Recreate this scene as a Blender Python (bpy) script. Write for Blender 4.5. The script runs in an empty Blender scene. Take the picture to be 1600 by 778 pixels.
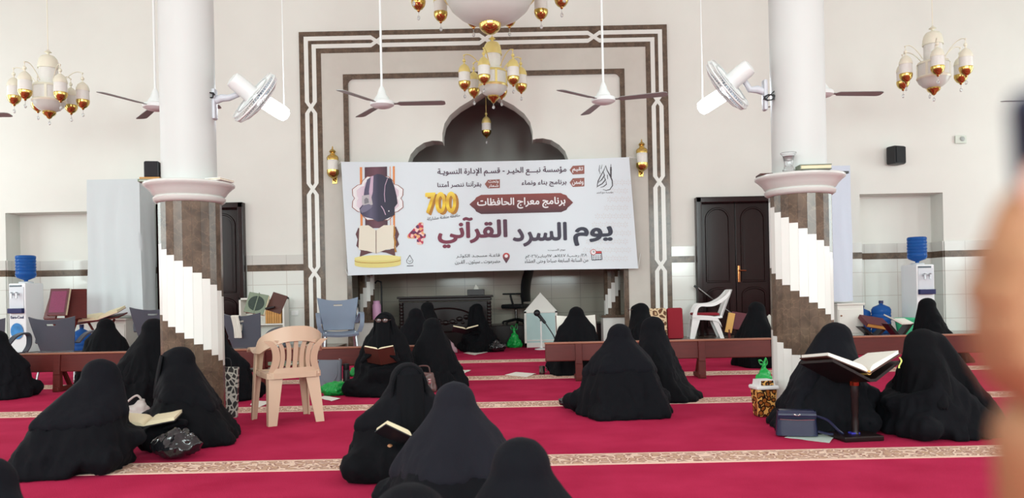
import bpy, bmesh, math, random, unicodedata
import numpy as np
from mathutils import Vector, Matrix, Euler, noise

C = bpy.context.scene.collection
R = math.radians
PI = math.pi

# ------------------------------------------------------------------ camera, world, lights, exposure
FPX = 1200.0
CAM_Z = 1.0
PY0 = 460.0            # row of the level line of sight: the lens is shifted upwards, verticals stay parallel
ROLL = R(-1.2)
scene = bpy.context.scene
cam_data = bpy.data.cameras.new('camera')
cam = bpy.data.objects.new('camera', cam_data)
C.objects.link(cam)
cam_data.sensor_width = 36.0
cam_data.lens = 36.0 * FPX / 1600.0
cam_data.clip_start = 0.02
cam_data.clip_end = 200
cam_data.dof.use_dof = True
cam_data.dof.focus_distance = 8.0
cam_data.dof.aperture_fstop = 3.4
cam_data.shift_y = (PY0 - 389.0) / 1600.0
CAM_R = Matrix.Rotation(PI / 2, 3, 'X') @ Matrix.Rotation(ROLL, 3, 'Z')
cam.matrix_world = Matrix.Translation((0, 0, CAM_Z)) @ CAM_R.to_4x4()
scene.camera = cam
CAM_P = Vector((0, 0, CAM_Z))

WALL = 13.6            # back wall plane
NICHE = 16.0           # rear of the prayer niche
XL, XR, YB, ZC = -12.0, 12.0, -7.0, 8.2

world = bpy.data.worlds.new('world')
scene.world = world
world.use_nodes = True
wn = world.node_tree.nodes
bg = wn['Background']
sky = wn.new('ShaderNodeTexSky')
sky.sky_type = 'HOSEK_WILKIE'
sky.sun_direction = (0.3, -0.5, 0.8)
sky.turbidity = 3
world.node_tree.links.new(sky.outputs[0], bg.inputs[0])
bg.inputs[1].default_value = 0.6

def area(name, loc, target, size, energy, col):
    l = bpy.data.lights.new(name, 'AREA')
    l.shape = 'RECTANGLE'
    l.size, l.size_y = size
    l.energy = energy
    l.color = col
    o = bpy.data.objects.new(name, l)
    C.objects.link(o)
    o.location = loc
    d = Vector(target) - Vector(loc)
    o.rotation_euler = d.to_track_quat('-Z', 'Y').to_euler()
    return o

DAY = (0.86, 1.0, 0.985)
WIN_Y = (-3.5, 1.5, 6.5, 11.0)        # centres of the side windows
WIN_X = (-7.0, -2.4, 2.4, 7.0)        # centres of the windows in the wall behind the camera
for wy in WIN_Y:
    area('daylight', (XL + .12, wy, 3.3), (0, wy, 2.6), (1.8, 3.6), 165, DAY)
    area('daylight', (XR - .12, wy, 3.3), (0, wy, 2.6), (1.8, 3.6), 143, DAY)
for wx in WIN_X:
    area('daylight', (wx, YB + .12, 3.6), (wx, 6, 2.9), (2.0, 3.8), 490, DAY)

vs = scene.view_settings
vs.view_transform = 'Standard'
vs.look = 'None'
vs.exposure = 0.0
vs.gamma = 1.0
vs.use_curve_mapping = False

# ------------------------------------------------------------------ pixel <-> place helpers
def ray(px, py):
    return CAM_R @ Vector(((px - 800) / FPX, -(py - PY0) / FPX, -1.0))
def at(px, py, Y):
    d = ray(px, py)
    return CAM_P + d * (Y / d.y)
def fl(px, py, z=0.0):
    d = ray(px, py)
    return CAM_P + d * ((z - CAM_Z) / d.z)

# ------------------------------------------------------------------ materials
def srgb(r, g, b):
    f = lambda c: (c / 255 / 12.92) if c / 255 <= .04045 else ((c / 255 + .055) / 1.055) ** 2.4
    return (f(r), f(g), f(b), 1)

MATS = {}
def mat(name, col, rough=.6, metal=0., spec=.5, sheen=0., coat=0., trans=0., alpha=1., emit=None, es=0., noise_amt=0., noise_scale=20., bump=0., bump_scale=80., stretch=(1, 1, 1), ior=1.45):
    if name in MATS: return MATS[name]
    m = bpy.data.materials.new(name)
    m.use_nodes = True
    nt = m.node_tree
    b = nt.nodes['Principled BSDF']
    b.inputs['Base Color'].default_value = col
    b.inputs['Roughness'].default_value = rough
    b.inputs['Metallic'].default_value = metal
    b.inputs['Specular IOR Level'].default_value = spec
    b.inputs['Sheen Weight'].default_value = sheen
    b.inputs['Coat Weight'].default_value = coat
    b.inputs['Coat Roughness'].default_value = .08
    b.inputs['Transmission Weight'].default_value = trans
    b.inputs['Alpha'].default_value = alpha
    b.inputs['IOR'].default_value = ior
    if emit:
        b.inputs['Emission Color'].default_value = emit
        b.inputs['Emission Strength'].default_value = es
    tc = nt.nodes.new('ShaderNodeTexCoord')
    mp = nt.nodes.new('ShaderNodeMapping')
    mp.inputs['Scale'].default_value = stretch
    nt.links.new(tc.outputs['Object'], mp.inputs[0])
    if noise_amt:
        n = nt.nodes.new('ShaderNodeTexNoise')
        n.inputs['Scale'].default_value = noise_scale
        n.inputs['Detail'].default_value = 5
        nt.links.new(mp.outputs[0], n.inputs['Vector'])
        mx = nt.nodes.new('ShaderNodeMix')
        mx.data_type = 'RGBA'
        mx.inputs[6].default_value = tuple(c * (1 - noise_amt) for c in col[:3]) + (1,)
        mx.inputs[7].default_value = tuple(min(1, c * (1 + noise_amt)) for c in col[:3]) + (1,)
        nt.links.new(n.outputs[0], mx.inputs[0])
        nt.links.new(mx.outputs[2], b.inputs['Base Color'])
    if bump:
        n2 = nt.nodes.new('ShaderNodeTexNoise')
        n2.inputs['Scale'].default_value = bump_scale
        n2.inputs['Detail'].default_value = 4
        nt.links.new(mp.outputs[0], n2.inputs['Vector'])
        bp = nt.nodes.new('ShaderNodeBump')
        bp.inputs['Strength'].default_value = bump
        bp.inputs['Distance'].default_value = .01
        nt.links.new(n2.outputs[0], bp.inputs['Height'])
        nt.links.new(bp.outputs[0], b.inputs['Normal'])
    MATS[name] = m
    return m

def nodes_of(m):
    return m.node_tree.nodes, m.node_tree.links, m.node_tree.nodes['Principled BSDF']

def ramp(nt, stops, interp='LINEAR'):
    r = nt.new('ShaderNodeValToRGB')
    r.color_ramp.interpolation = interp
    e = r.color_ramp.elements
    while len(e) < len(stops): e.new(.5)
    for k, (p, c) in enumerate(stops):
        e[k].position = p
        e[k].color = c
    return r

M_PAINT = mat('wall_paint', srgb(221, 220, 213), .75, noise_amt=.03, noise_scale=2.5, bump=.05, bump_scale=150)
M_WHITE = mat('white_paint', srgb(224, 226, 222), .55, noise_amt=.02, noise_scale=4)
M_SHAFT = mat('column_plaster', srgb(198, 201, 198), .5, noise_amt=.03, noise_scale=2)
M_CAP = mat('capital_plaster', srgb(206, 207, 202), .25, noise_amt=.04, noise_scale=3)
M_BEIGE = mat('beige_stone', srgb(200, 196, 187), .55, noise_amt=.06, noise_scale=6)
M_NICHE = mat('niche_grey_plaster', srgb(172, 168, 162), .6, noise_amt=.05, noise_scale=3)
M_WHITE_STONE = mat('white_stone', srgb(226, 227, 221), .25, noise_amt=.03, noise_scale=5)
M_DOORWOOD = mat('dark_lacquered_wood', srgb(34, 18, 18), .14, spec=.3, noise_amt=.25, noise_scale=6, stretch=(8, 8, 1))
M_WOOD = mat('red_brown_wood', srgb(88, 32, 28), .45, spec=.25, noise_amt=.22, noise_scale=5, stretch=(1, 8, 8))
M_WOODTOP = mat('light_wood_edge', srgb(150, 96, 74), .4, noise_amt=.12, noise_scale=6, stretch=(1, 8, 8))
M_DARKWOOD = mat('dark_desk_wood', srgb(30, 19, 19), .3, spec=.25, noise_amt=.2, noise_scale=8, stretch=(1, 6, 6))
M_GOLD = mat('polished_gold', srgb(208, 178, 104), .2, metal=1.)
M_GOLDL = mat('pale_gold', srgb(236, 218, 142), .3, metal=.5)
M_GOLDW = mat('gold_washed_by_light', srgb(232, 227, 208), .4, metal=.12)  # chandelier gold where stronger light pales it; the wash is in the colour
M_BRASS = mat('dark_brass', srgb(150, 98, 62), .14, metal=1.)
M_GLASSW = mat('frosted_glass', srgb(240, 238, 232), .35, trans=.15, noise_amt=.05, noise_scale=40)
M_BOWL = mat('white_alabaster', srgb(208, 210, 203), .3, noise_amt=.04, noise_scale=6)
M_CRYSTAL = mat('crystal', srgb(235, 238, 240), .03, trans=.8)
M_FANW = mat('white_enamel', srgb(220, 224, 222), .35)
M_FANG = mat('grey_white_plastic', srgb(196, 200, 206), .4)
M_FANB = mat('fan_blade_grey', srgb(146, 148, 144), .45)
M_CABLE = mat('black_rubber', srgb(32, 32, 36), .5)
M_BLACKP = mat('black_plastic', srgb(26, 27, 30), .45, noise_amt=.1, noise_scale=60)
M_GREYCH = mat('grey_chair_plastic', srgb(76, 80, 90), .42, noise_amt=.03, noise_scale=10)
M_BLUECH = mat('bluish_grey_chair_plastic', srgb(122, 136, 156), .42, noise_amt=.03, noise_scale=10)
M_ALU = mat('aluminium', srgb(190, 192, 196), .3, metal=.8)
M_PINKCH = mat('beige_pink_plastic', srgb(194, 164, 140), .4, noise_amt=.03, noise_scale=8)
M_WHITECH = mat('white_plastic', srgb(232, 232, 230), .4)
M_REDCLOTH = mat('red_cushion_cloth', srgb(140, 24, 40), .85)
M_SHEET = mat('white_sheet', srgb(204, 212, 214), .85, bump=.2, bump_scale=12)
M_SHEETB = mat('bluish_sheet', srgb(204, 213, 226), .85, bump=.2, bump_scale=12)
M_CABINET = mat('white_cabinet', srgb(222, 220, 212), .4)
M_APPL = mat('appliance_white', srgb(226, 228, 230), .3)
M_NAVY = mat('navy_plastic', srgb(30, 32, 84), .35)
M_BLUEPET = mat('blue_bottle', srgb(44, 104, 184), .12, trans=.45, ior=1.2)
M_CHROME = mat('chrome', srgb(210, 212, 214), .12, metal=1.)
M_PAPER = mat('paper', srgb(232, 230, 220), .8, noise_amt=.03, noise_scale=60)
M_PAPERC = mat('cream_paper', srgb(226, 214, 180), .8, noise_amt=.05, noise_scale=80, stretch=(1, 1, 12))
M_PAPERG = mat('printed_green_paper', srgb(190, 205, 196), .7, noise_amt=.12, noise_scale=40)
M_MAROON = mat('maroon_cover', srgb(86, 20, 34), .45, noise_amt=.1, noise_scale=30)
M_MAGENTA = mat('magenta_print', srgb(120, 30, 74), .5, noise_amt=.35, noise_scale=60)
M_GOLDPRINT = mat('gold_print', srgb(206, 160, 84), .45)
M_BROWNCOVER = mat('brown_cover', srgb(74, 38, 30), .45, noise_amt=.1, noise_scale=30)
M_GREENCOVER = mat('grey_green_cover', srgb(120, 132, 112), .5, noise_amt=.25, noise_scale=60)
M_DKGREENCOVER = mat('dark_green_cover', srgb(44, 58, 50), .5, noise_amt=.3, noise_scale=40)
M_BLACKCOVER = mat('black_cover', srgb(30, 28, 32), .5)
M_TANBOOK = mat('tan_spines', srgb(192, 140, 74), .5, noise_amt=.25, noise_scale=30)
M_GREENBAG = mat('green_bag_film', srgb(24, 172, 76), .3, noise_amt=.2, noise_scale=9, trans=.15)
M_GREENBUCKET = mat('green_bucket', srgb(60, 180, 130), .4)
M_BLACKBAG = mat('black_bag_film', srgb(24, 24, 27), .18, coat=.5, noise_amt=.1)
M_GREYLEATHER = mat('grey_leather', srgb(112, 118, 128), .5, bump=.15, bump_scale=200)
M_NAVYLEATHER = mat('navy_leather', srgb(28, 32, 58), .32, bump=.1, bump_scale=200)
M_BROWNLEATHER = mat('brown_leather', srgb(92, 66, 62), .35, bump=.1, bump_scale=160)
M_PALEBAG = mat('pale_grey_cloth', srgb(184, 178, 172), .8, noise_amt=.15, noise_scale=18)
M_PINKBAG = mat('pale_pink_cloth', srgb(186, 150, 160), .7, noise_amt=.15, noise_scale=30)
M_PINKP = mat('pink_plastic', srgb(206, 156, 190), .4)
M_MINT = mat('mint_glass_panel', srgb(186, 214, 212), .12, noise_amt=.04, noise_scale=3)
M_SKIN = mat('brown_skin', srgb(176, 124, 86), .5, noise_amt=.08, noise_scale=40, bump=.08, bump_scale=300)
M_SKIN2 = mat('tan_skin', srgb(156, 112, 78), .55, noise_amt=.10, noise_scale=30, bump=.1, bump_scale=250)
M_NAIL = mat('fingernail', srgb(214, 170, 150), .3)
M_BLUECASE = mat('navy_phone_case', srgb(26, 36, 72), .4)
M_TOWEL = mat('striped_towel', srgb(206, 200, 190), .9, noise_amt=.3, noise_scale=30, stretch=(6, 1, .2))
M_TISSUEBOX = mat('dark_leatherette', srgb(34, 24, 26), .4)
M_STEEL = mat('brushed_steel', srgb(120, 116, 114), .25, metal=.9)
M_LAMP = mat('lit_tube', (1, 1, 1, 1), .4, emit=(.86, .92, 1, 1), es=14)

def cloth_black(name, c, sheen):
    m = mat(name, c, .85, spec=.18, sheen=sheen, noise_amt=.25, noise_scale=5, bump=.25, bump_scale=45, stretch=(1, 1, .35))
    m.node_tree.nodes['Principled BSDF'].inputs['Sheen Roughness'].default_value = .5
    m.node_tree.nodes['Principled BSDF'].inputs['Sheen Tint'].default_value = (.6, .65, .8, 1)
    return m
M_BLK1 = cloth_black('black_crepe', srgb(9, 10, 15), .010)
M_BLK2 = cloth_black('black_georgette', srgb(12, 13, 19), .014)
M_BLK3 = cloth_black('black_nida', srgb(7, 8, 12), .008)

def marble_brown():
    m = mat('brown_marble', srgb(84, 70, 60), .16, spec=.3)
    N, L, b = nodes_of(m)
    tc = N.new('ShaderNodeTexCoord')
    n0 = N.new('ShaderNodeTexNoise'); n0.inputs['Scale'].default_value = 5; n0.inputs['Detail'].default_value = 6
    L.new(tc.outputs['Object'], n0.inputs['Vector'])
    vm = N.new('ShaderNodeVectorMath'); vm.operation = 'MULTIPLY_ADD'
    vm.inputs[1].default_value = (.35, .35, .35)
    L.new(n0.outputs[1], vm.inputs[0]); L.new(tc.outputs['Object'], vm.inputs[2])
    v = N.new('ShaderNodeTexVoronoi'); v.feature = 'DISTANCE_TO_EDGE'; v.inputs['Scale'].default_value = 11
    L.new(vm.outputs[0], v.inputs['Vector'])
    r1 = ramp(N, [(0, srgb(146, 124, 102)), (.02, srgb(108, 90, 74)), (.08, srgb(94, 79, 67)), (1, srgb(88, 75, 64))])
    L.new(v.outputs[0], r1.inputs[0])
    n1 = N.new('ShaderNodeTexNoise'); n1.inputs['Scale'].default_value = 9; n1.inputs['Detail'].default_value = 8
    L.new(tc.outputs['Object'], n1.inputs['Vector'])
    r2 = ramp(N, [(.3, srgb(64, 53, 46)), (.7, srgb(118, 100, 84))])
    L.new(n1.outputs[0], r2.inputs[0])
    mx = N.new('ShaderNodeMix'); mx.data_type = 'RGBA'; mx.inputs[0].default_value = .6
    L.new(r1.outputs[0], mx.inputs[6]); L.new(r2.outputs[0], mx.inputs[7])
    L.new(mx.outputs[2], b.inputs['Base Color'])
    return m
M_MARBLE = marble_brown()

def tile_mat(name, col, joint, scale, w, h, rough=.1, plane='XZ'):
    m = mat(name, col, rough)
    N, L, b = nodes_of(m)
    tc = N.new('ShaderNodeTexCoord')
    sx = N.new('ShaderNodeSeparateXYZ'); L.new(tc.outputs['Object'], sx.inputs[0])
    cx = N.new('ShaderNodeCombineXYZ')
    ad = N.new('ShaderNodeMath'); ad.operation = 'ADD'
    L.new(sx.outputs[0], ad.inputs[0]); L.new(sx.outputs[1], ad.inputs[1])
    L.new(ad.outputs[0], cx.inputs[0]); L.new(sx.outputs[2], cx.inputs[1])
    br = N.new('ShaderNodeTexBrick')
    br.offset = 0
    br.inputs['Scale'].default_value = scale
    br.inputs['Brick Width'].default_value = w
    br.inputs['Row Height'].default_value = h
    br.inputs['Mortar Size'].default_value = .006
    br.inputs['Color1'].default_value = col
    br.inputs['Color2'].default_value = tuple(c * .97 for c in col[:3]) + (1,)
    br.inputs['Mortar'].default_value = joint
    L.new(cx.outputs[0], br.inputs['Vector'])
    L.new(br.outputs[0], b.inputs['Base Color'])
    return m
M_TILE = tile_mat('white_wall_tile', srgb(222, 224, 218), srgb(196, 192, 184), 1, .6, .42)
M_TILEG = tile_mat('pale_grey_tile', srgb(206, 205, 199), srgb(186, 184, 178), 1, .6, .6)
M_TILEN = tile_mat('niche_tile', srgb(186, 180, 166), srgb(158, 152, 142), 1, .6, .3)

def carpet():
    m = mat('crimson_carpet', srgb(172, 36, 66), .97, spec=.05)
    N, L, b = nodes_of(m)
    tc = N.new('ShaderNodeTexCoord')
    n = N.new('ShaderNodeTexNoise'); n.inputs['Scale'].default_value = 2.2; n.inputs['Detail'].default_value = 6
    L.new(tc.outputs['Object'], n.inputs['Vector'])
    r = ramp(N, [(.3, srgb(180, 38, 76)), (.7, srgb(202, 52, 92))])
    L.new(n.outputs[0], r.inputs[0])
    n2 = N.new('ShaderNodeTexNoise'); n2.inputs['Scale'].default_value = 160; n2.inputs['Detail'].default_value = 2
    L.new(tc.outputs['Object'], n2.inputs['Vector'])
    mx = N.new('ShaderNodeMix'); mx.data_type = 'RGBA'; mx.blend_type = 'MULTIPLY'; mx.inputs[0].default_value = .35
    L.new(r.outputs[0], mx.inputs[6]); L.new(n2.outputs[0], mx.inputs[7])
    L.new(mx.outputs[2], b.inputs['Base Color'])
    bp = N.new('ShaderNodeBump'); bp.inputs['Strength'].default_value = .3; bp.inputs['Distance'].default_value = .01
    L.new(n2.outputs[0], bp.inputs['Height']); L.new(bp.outputs[0], b.inputs['Normal'])
    return m
M_CARPET = carpet()

def stripe_mat(zoom):
    m = mat('cream_arabesque_stripe_%s' % zoom, srgb(214, 190, 168), .95, spec=.1)
    N, L, b = nodes_of(m)
    tc = N.new('ShaderNodeTexCoord')
    mp = N.new('ShaderNodeMapping'); mp.inputs['Scale'].default_value = (18, 25, 1)
    L.new(tc.outputs['Object'], mp.inputs[0])
    v = N.new('ShaderNodeTexVoronoi'); v.feature = 'DISTANCE_TO_EDGE'; v.inputs['Scale'].default_value = 1.0
    v.inputs['Randomness'].default_value = .8
    L.new(mp.outputs[0], v.inputs['Vector'])
    r = ramp(N, [(0, srgb(232, 206, 186)), (.07, srgb(232, 206, 186)), (.11, srgb(120, 62, 60)), (.16, srgb(150, 100, 86)), (.22, srgb(196, 160, 132)), (1, srgb(206, 172, 140))])
    L.new(v.outputs[0], r.inputs[0])
    # plain cream borders along both edges
    sx = N.new('ShaderNodeSeparateXYZ'); L.new(tc.outputs['Generated'], sx.inputs[0])
    r2 = ramp(N, [(0, (1, 1, 1, 1)), (.09, (1, 1, 1, 1)), (.1, (0, 0, 0, 1)), (.9, (0, 0, 0, 1)), (.91, (1, 1, 1, 1))])
    L.new(sx.outputs[1], r2.inputs[0])
    mx = N.new('ShaderNodeMix'); mx.data_type = 'RGBA'
    mx.inputs[7].default_value = srgb(226, 196, 178)
    L.new(r2.outputs[0], mx.inputs[0]); L.new(r.outputs[0], mx.inputs[6])
    L.new(mx.outputs[2], b.inputs['Base Color'])
    return m
M_STRIPE = stripe_mat(1)

def leopard():
    m = mat('leopard_print_plastic', srgb(206, 140, 60), .35)
    N, L, b = nodes_of(m)
    tc = N.new('ShaderNodeTexCoord')
    v = N.new('ShaderNodeTexVoronoi'); v.inputs['Scale'].default_value = 26
    L.new(tc.outputs['Object'], v.inputs['Vector'])
    r = ramp(N, [(0, srgb(150, 86, 36)), (.38, srgb(150, 86, 36)), (.42, srgb(34, 18, 12)), (.58, srgb(34, 18, 12)), (.62, srgb(222, 168, 92))])
    L.new(v.outputs['Distance'], r.inputs[0])
    L.new(r.outputs[0], b.inputs['Base Color'])
    return m
M_LEOPARD = leopard()

# ------------------------------------------------------------------ geometry helpers
def fib(n=46):
    out = []
    g = PI * (3 - math.sqrt(5))
    for i in range(n):
        y = 1 - 2 * (i + .5) / n
        r = math.sqrt(1 - y * y)
        out.append(Vector((r * math.cos(g * i), y, r * math.sin(g * i))))
    return out
FIB = fib()

class MB:
    def __init__(self):
        self.bm = bmesh.new()
        self.mi = 0
        self.wn = False
    def _mark(self, faces):
        for f in faces: f.material_index = self.mi
    def box(self, c, s, rot=None, bevel=0., taper=1.):
        r = bmesh.ops.create_cube(self.bm, size=1.0)
        vs_ = r['verts']
        if taper != 1.:
            for v in vs_:
                if v.co.z < 0: v.co.x *= taper; v.co.y *= taper
        M = Matrix.Translation(c) @ (rot.to_matrix().to_4x4() if isinstance(rot, Euler) else (rot.to_4x4() if rot else Matrix.Identity(4))) @ Matrix.Diagonal((*s, 1))
        bmesh.ops.transform(self.bm, matrix=M, verts=vs_)
        fs = {f for v in vs_ for f in v.link_faces}
        self._mark(fs)
        if bevel > 0:
            self.wn = True
            es = list({e for v in vs_ for e in v.link_edges})
            rr = bmesh.ops.bevel(self.bm, geom=es, offset=bevel, segments=2, profile=.5, affect='EDGES')
            self._mark(rr['faces'])
        return self
    def tube(self, pts, rad, n=8, caps=True, flat=None):
        pts = [Vector(p) for p in pts]
        if not hasattr(rad, '__len__'): rad = [rad] * len(pts)
        rings = []
        up = Vector((0, 0, 1))
        prev = None
        for i, p in enumerate(pts):
            if i == 0: t = pts[1] - p
            elif i == len(pts) - 1: t = p - pts[i - 1]
            else: t = (pts[i + 1] - p).normalized() + (p - pts[i - 1]).normalized()
            if t.length < 1e-9: t = Vector((0, 0, 1))
            t.normalize()
            if prev is None:
                a = up if abs(t.z) < .95 else Vector((0, 1, 0))
                u = t.cross(a).normalized()
            else:
                u = (prev - t * prev.dot(t))
                u = u.normalized() if u.length > 1e-6 else t.orthogonal().normalized()
            prev = u
            w = t.cross(u).normalized()
            ring = []
            for k in range(n):
                a = 2 * PI * (k + .5) / n
                fu, fw = (1, 1) if flat is None else flat
                ring.append(self.bm.verts.new(p + u * (math.cos(a) * rad[i] * fu) + w * (math.sin(a) * rad[i] * fw)))
            rings.append(ring)
        fs = []
        for a, b_ in zip(rings, rings[1:]):
            for k in range(n):
                fs.append(self.bm.faces.new((a[k], a[(k + 1) % n], b_[(k + 1) % n], b_[k])))
        if caps:
            fs.append(self.bm.faces.new(list(reversed(rings[0]))))
            fs.append(self.bm.faces.new(rings[-1]))
        self._mark(fs)
        return self
    def lathe(self, prof, c=(0, 0, 0), n=24, rot=None, caps=True):
        c = Vector(c)
        Rm = rot.to_matrix() if isinstance(rot, Euler) else rot
        rings = []
        for (r, z) in prof:
            ring = []
            for k in range(n):
                a = 2 * PI * k / n
                p = Vector((r * math.cos(a), r * math.sin(a), z))
                if Rm: p = Rm @ p
                ring.append(self.bm.verts.new(c + p))
            rings.append(ring)
        fs = []
        for a, b_ in zip(rings, rings[1:]):
            for k in range(n):
                fs.append(self.bm.faces.new((a[k], a[(k + 1) % n], b_[(k + 1) % n], b_[k])))
        if caps:
            fs.append(self.bm.faces.new(list(reversed(rings[0]))))
            fs.append(self.bm.faces.new(rings[-1]))
        self._mark(fs)
        return self
    def ball(self, c, r, n=14, sc=(1, 1, 1)):
        rr = bmesh.ops.create_uvsphere(self.bm, u_segments=n, v_segments=max(6, n // 2 + 2), radius=r)
        M = Matrix.Translation(c) @ Matrix.Diagonal((*sc, 1))
        bmesh.ops.transform(self.bm, matrix=M, verts=rr['verts'])
        self._mark({f for v in rr['verts'] for f in v.link_faces})
        return self
    def prism(self, pts, a, b_, axis='Y'):
        """Polygon in the two other axes pushed from a to b along axis."""
        def mk(p, t):
            if axis == 'Y': return (p[0], t, p[1])
            if axis == 'X': return (t, p[0], p[1])
            return (p[0], p[1], t)
        v0 = [self.bm.verts.new(mk(p, a)) for p in pts]
        v1 = [self.bm.verts.new(mk(p, b_)) for p in pts]
        n = len(pts)
        fs = [self.bm.faces.new(v0), self.bm.faces.new(list(reversed(v1)))]
        for k in range(n):
            fs.append(self.bm.faces.new((v0[k], v1[k], v1[(k + 1) % n], v0[(k + 1) % n])))
        self._mark(fs)
        return self
    def hull(self, spheres):
        vs_ = []
        for (x, y, z, r) in spheres:
            for d in FIB: vs_.append(self.bm.verts.new((x + d.x * r, y + d.y * r, z + d.z * r)))
        rr = bmesh.ops.convex_hull(self.bm, input=vs_)
        junk = [g for g in rr['geom_interior'] if isinstance(g, bmesh.types.BMVert)]
        junk += [g for g in rr['geom_unused'] if isinstance(g, bmesh.types.BMVert) and g not in junk]
        bmesh.ops.delete(self.bm, geom=[v for v in set(junk) if v.is_valid], context='VERTS')
        return self
    def grid(self, fn, nu, nv, thick=0.):
        """fn(u,v)->Vector for u,v in 0..1; a sheet, or a slab when thick is set."""
        g = [[self.bm.verts.new(fn(i / nu, j / nv)) for i in range(nu + 1)] for j in range(nv + 1)]
        fs = []
        for j in range(nv):
            for i in range(nu):
                fs.append(self.bm.faces.new((g[j][i], g[j][i + 1], g[j + 1][i + 1], g[j + 1][i])))
        self._mark(fs)
        if thick:
            bmesh.ops.recalc_face_normals(self.bm, faces=fs)
            rr = bmesh.ops.solidify(self.bm, geom=fs, thickness=thick)
            self._mark([f for f in rr['geom'] if isinstance(f, bmesh.types.BMFace)])
        return self
    def build(self, name, m, parent=None, smooth=True, angle=40, loc=None, rot=None):
        bmesh.ops.recalc_face_normals(self.bm, faces=self.bm.faces[:])
        if smooth:
            lim = math.cos(R(angle))
            for f in self.bm.faces: f.smooth = True
            for e in self.bm.edges:
                if len(e.link_faces) == 2 and e.link_faces[0].normal.dot(e.link_faces[1].normal) < lim: e.smooth = False
        me = bpy.data.meshes.new(name)
        self.bm.to_mesh(me)
        self.bm.free()
        for x in (m if isinstance(m, (list, tuple)) else [m]): me.materials.append(x)
        o = bpy.data.objects.new(name, me)
        C.objects.link(o)
        if self.wn and smooth:
            w = o.modifiers.new('normals', 'WEIGHTED_NORMAL'); w.keep_sharp = True; w.weight = 90
        if parent: o.parent = parent
        if loc is not None: o.location = loc
        if rot is not None: o.rotation_euler = rot
        return o

def thing(name, label, cat, loc=(0, 0, 0), rotz=0., group=None, rot=None):
    o = bpy.data.objects.new(name, None)
    o.empty_display_size = .1
    C.objects.link(o)
    o.location = loc
    o.rotation_euler = rot if rot is not None else (0, 0, rotz)
    return tag(o, label, cat, group)
def tag(o, label=None, cat=None, group=None, kind=None):
    if label: o['label'] = label
    if cat: o['category'] = cat
    if group: o['group'] = group
    if kind: o['kind'] = kind
    return o
def struct(o, label=None, cat=None):
    return tag(o, label, cat, None, 'structure')
def dup(root, loc=None, rotz=None, label=None, group=None):
    r = root.copy(); C.objects.link(r)
    if loc is not None: r.location = loc
    if rotz is not None: r.rotation_euler = (0, 0, rotz)
    if label: r['label'] = label
    if group: r['group'] = group
    for ch in list(root.children):
        c = ch.copy(); C.objects.link(c); c.parent = r
        for g in list(ch.children):
            d = g.copy(); C.objects.link(d); d.parent = c
    return r
def eval_mesh(o):
    dg = bpy.context.evaluated_depsgraph_get()
    return bpy.data.meshes.new_from_object(o.evaluated_get(dg))
def arc(c, r, a0, a1, n=12):
    return [(c[0] + r * math.cos(a0 + (a1 - a0) * k / n), c[1] + r * math.sin(a0 + (a1 - a0) * k / n)) for k in range(n + 1)]
# ================================================================== THE ROOM
floor_bm = MB(); floor_bm.box(((XL + XR) / 2, (YB + 17) / 2, -.05), (XR - XL + .4, 17 - YB + .4, .1))
floor = struct(floor_bm.build('floor', M_CARPET, smooth=False))
for (yc, w) in ((720.3, .30), (632, .35), (589.8, .42), (563.8, .46)):
    Y = fl(800, yc).y
    s = MB(); s.box((0, 0, 0), (XR - XL - .02, w, .004))
    s.build('carpet_stripe', M_STRIPE, floor, smooth=False, loc=(0, Y, .0015))
cb = MB(); cb.box((0, (YB + 17) / 2, ZC + .05), (XR - XL + .4, 17 - YB + .4, .1))
struct(cb.build('ceiling', M_WHITE, smooth=False))

def wall_with_holes(name, m, fixed, axis, a0, a1, holes, thick):
    """wall along an axis from a0 to a1; holes = (lo, hi, zlo, zhi)"""
    b = MB()
    cuts = sorted({a0, a1, *[h[0] for h in holes], *[h[1] for h in holes]})
    for lo, hi in zip(cuts, cuts[1:]):
        hs = [h for h in holes if h[0] <= lo + 1e-6 and h[1] >= hi - 1e-6]
        zs = [0.] + [z for h in hs for z in (h[2], h[3])] + [ZC]
        for z0, z1 in zip(zs[::2], zs[1::2]):
            if z1 - z0 < 1e-4: continue
            if axis == 'Y': b.box((fixed, (lo + hi) / 2, (z0 + z1) / 2), (thick, hi - lo, z1 - z0))
            else: b.box(((lo + hi) / 2, fixed, (z0 + z1) / 2), (hi - lo, thick, z1 - z0))
    return struct(b.build(name, m, smooth=False))
wall_with_holes('wall_left', M_PAINT, XL - .1, 'Y', YB - .2, 16.6, [(y - .9, y + .9, 1.5, 5.1) for y in WIN_Y], .2)
wall_with_holes('wall_right', M_PAINT, XR + .1, 'Y', YB - .2, 16.6, [(y - .9, y + .9, 1.5, 5.1) for y in WIN_Y], .2)
wall_with_holes('wall_front', M_PAINT, YB - .1, 'X', XL, XR, [(x - 1, x + 1, 1.7, 5.5) for x in WIN_X], .2)
M_PANE = mat('window_glass', (.9, .95, .95, 1), .02, trans=1.)
M_WINFRAME = mat('window_frame_paint', srgb(90, 70, 60), .4)
k = 1
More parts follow.
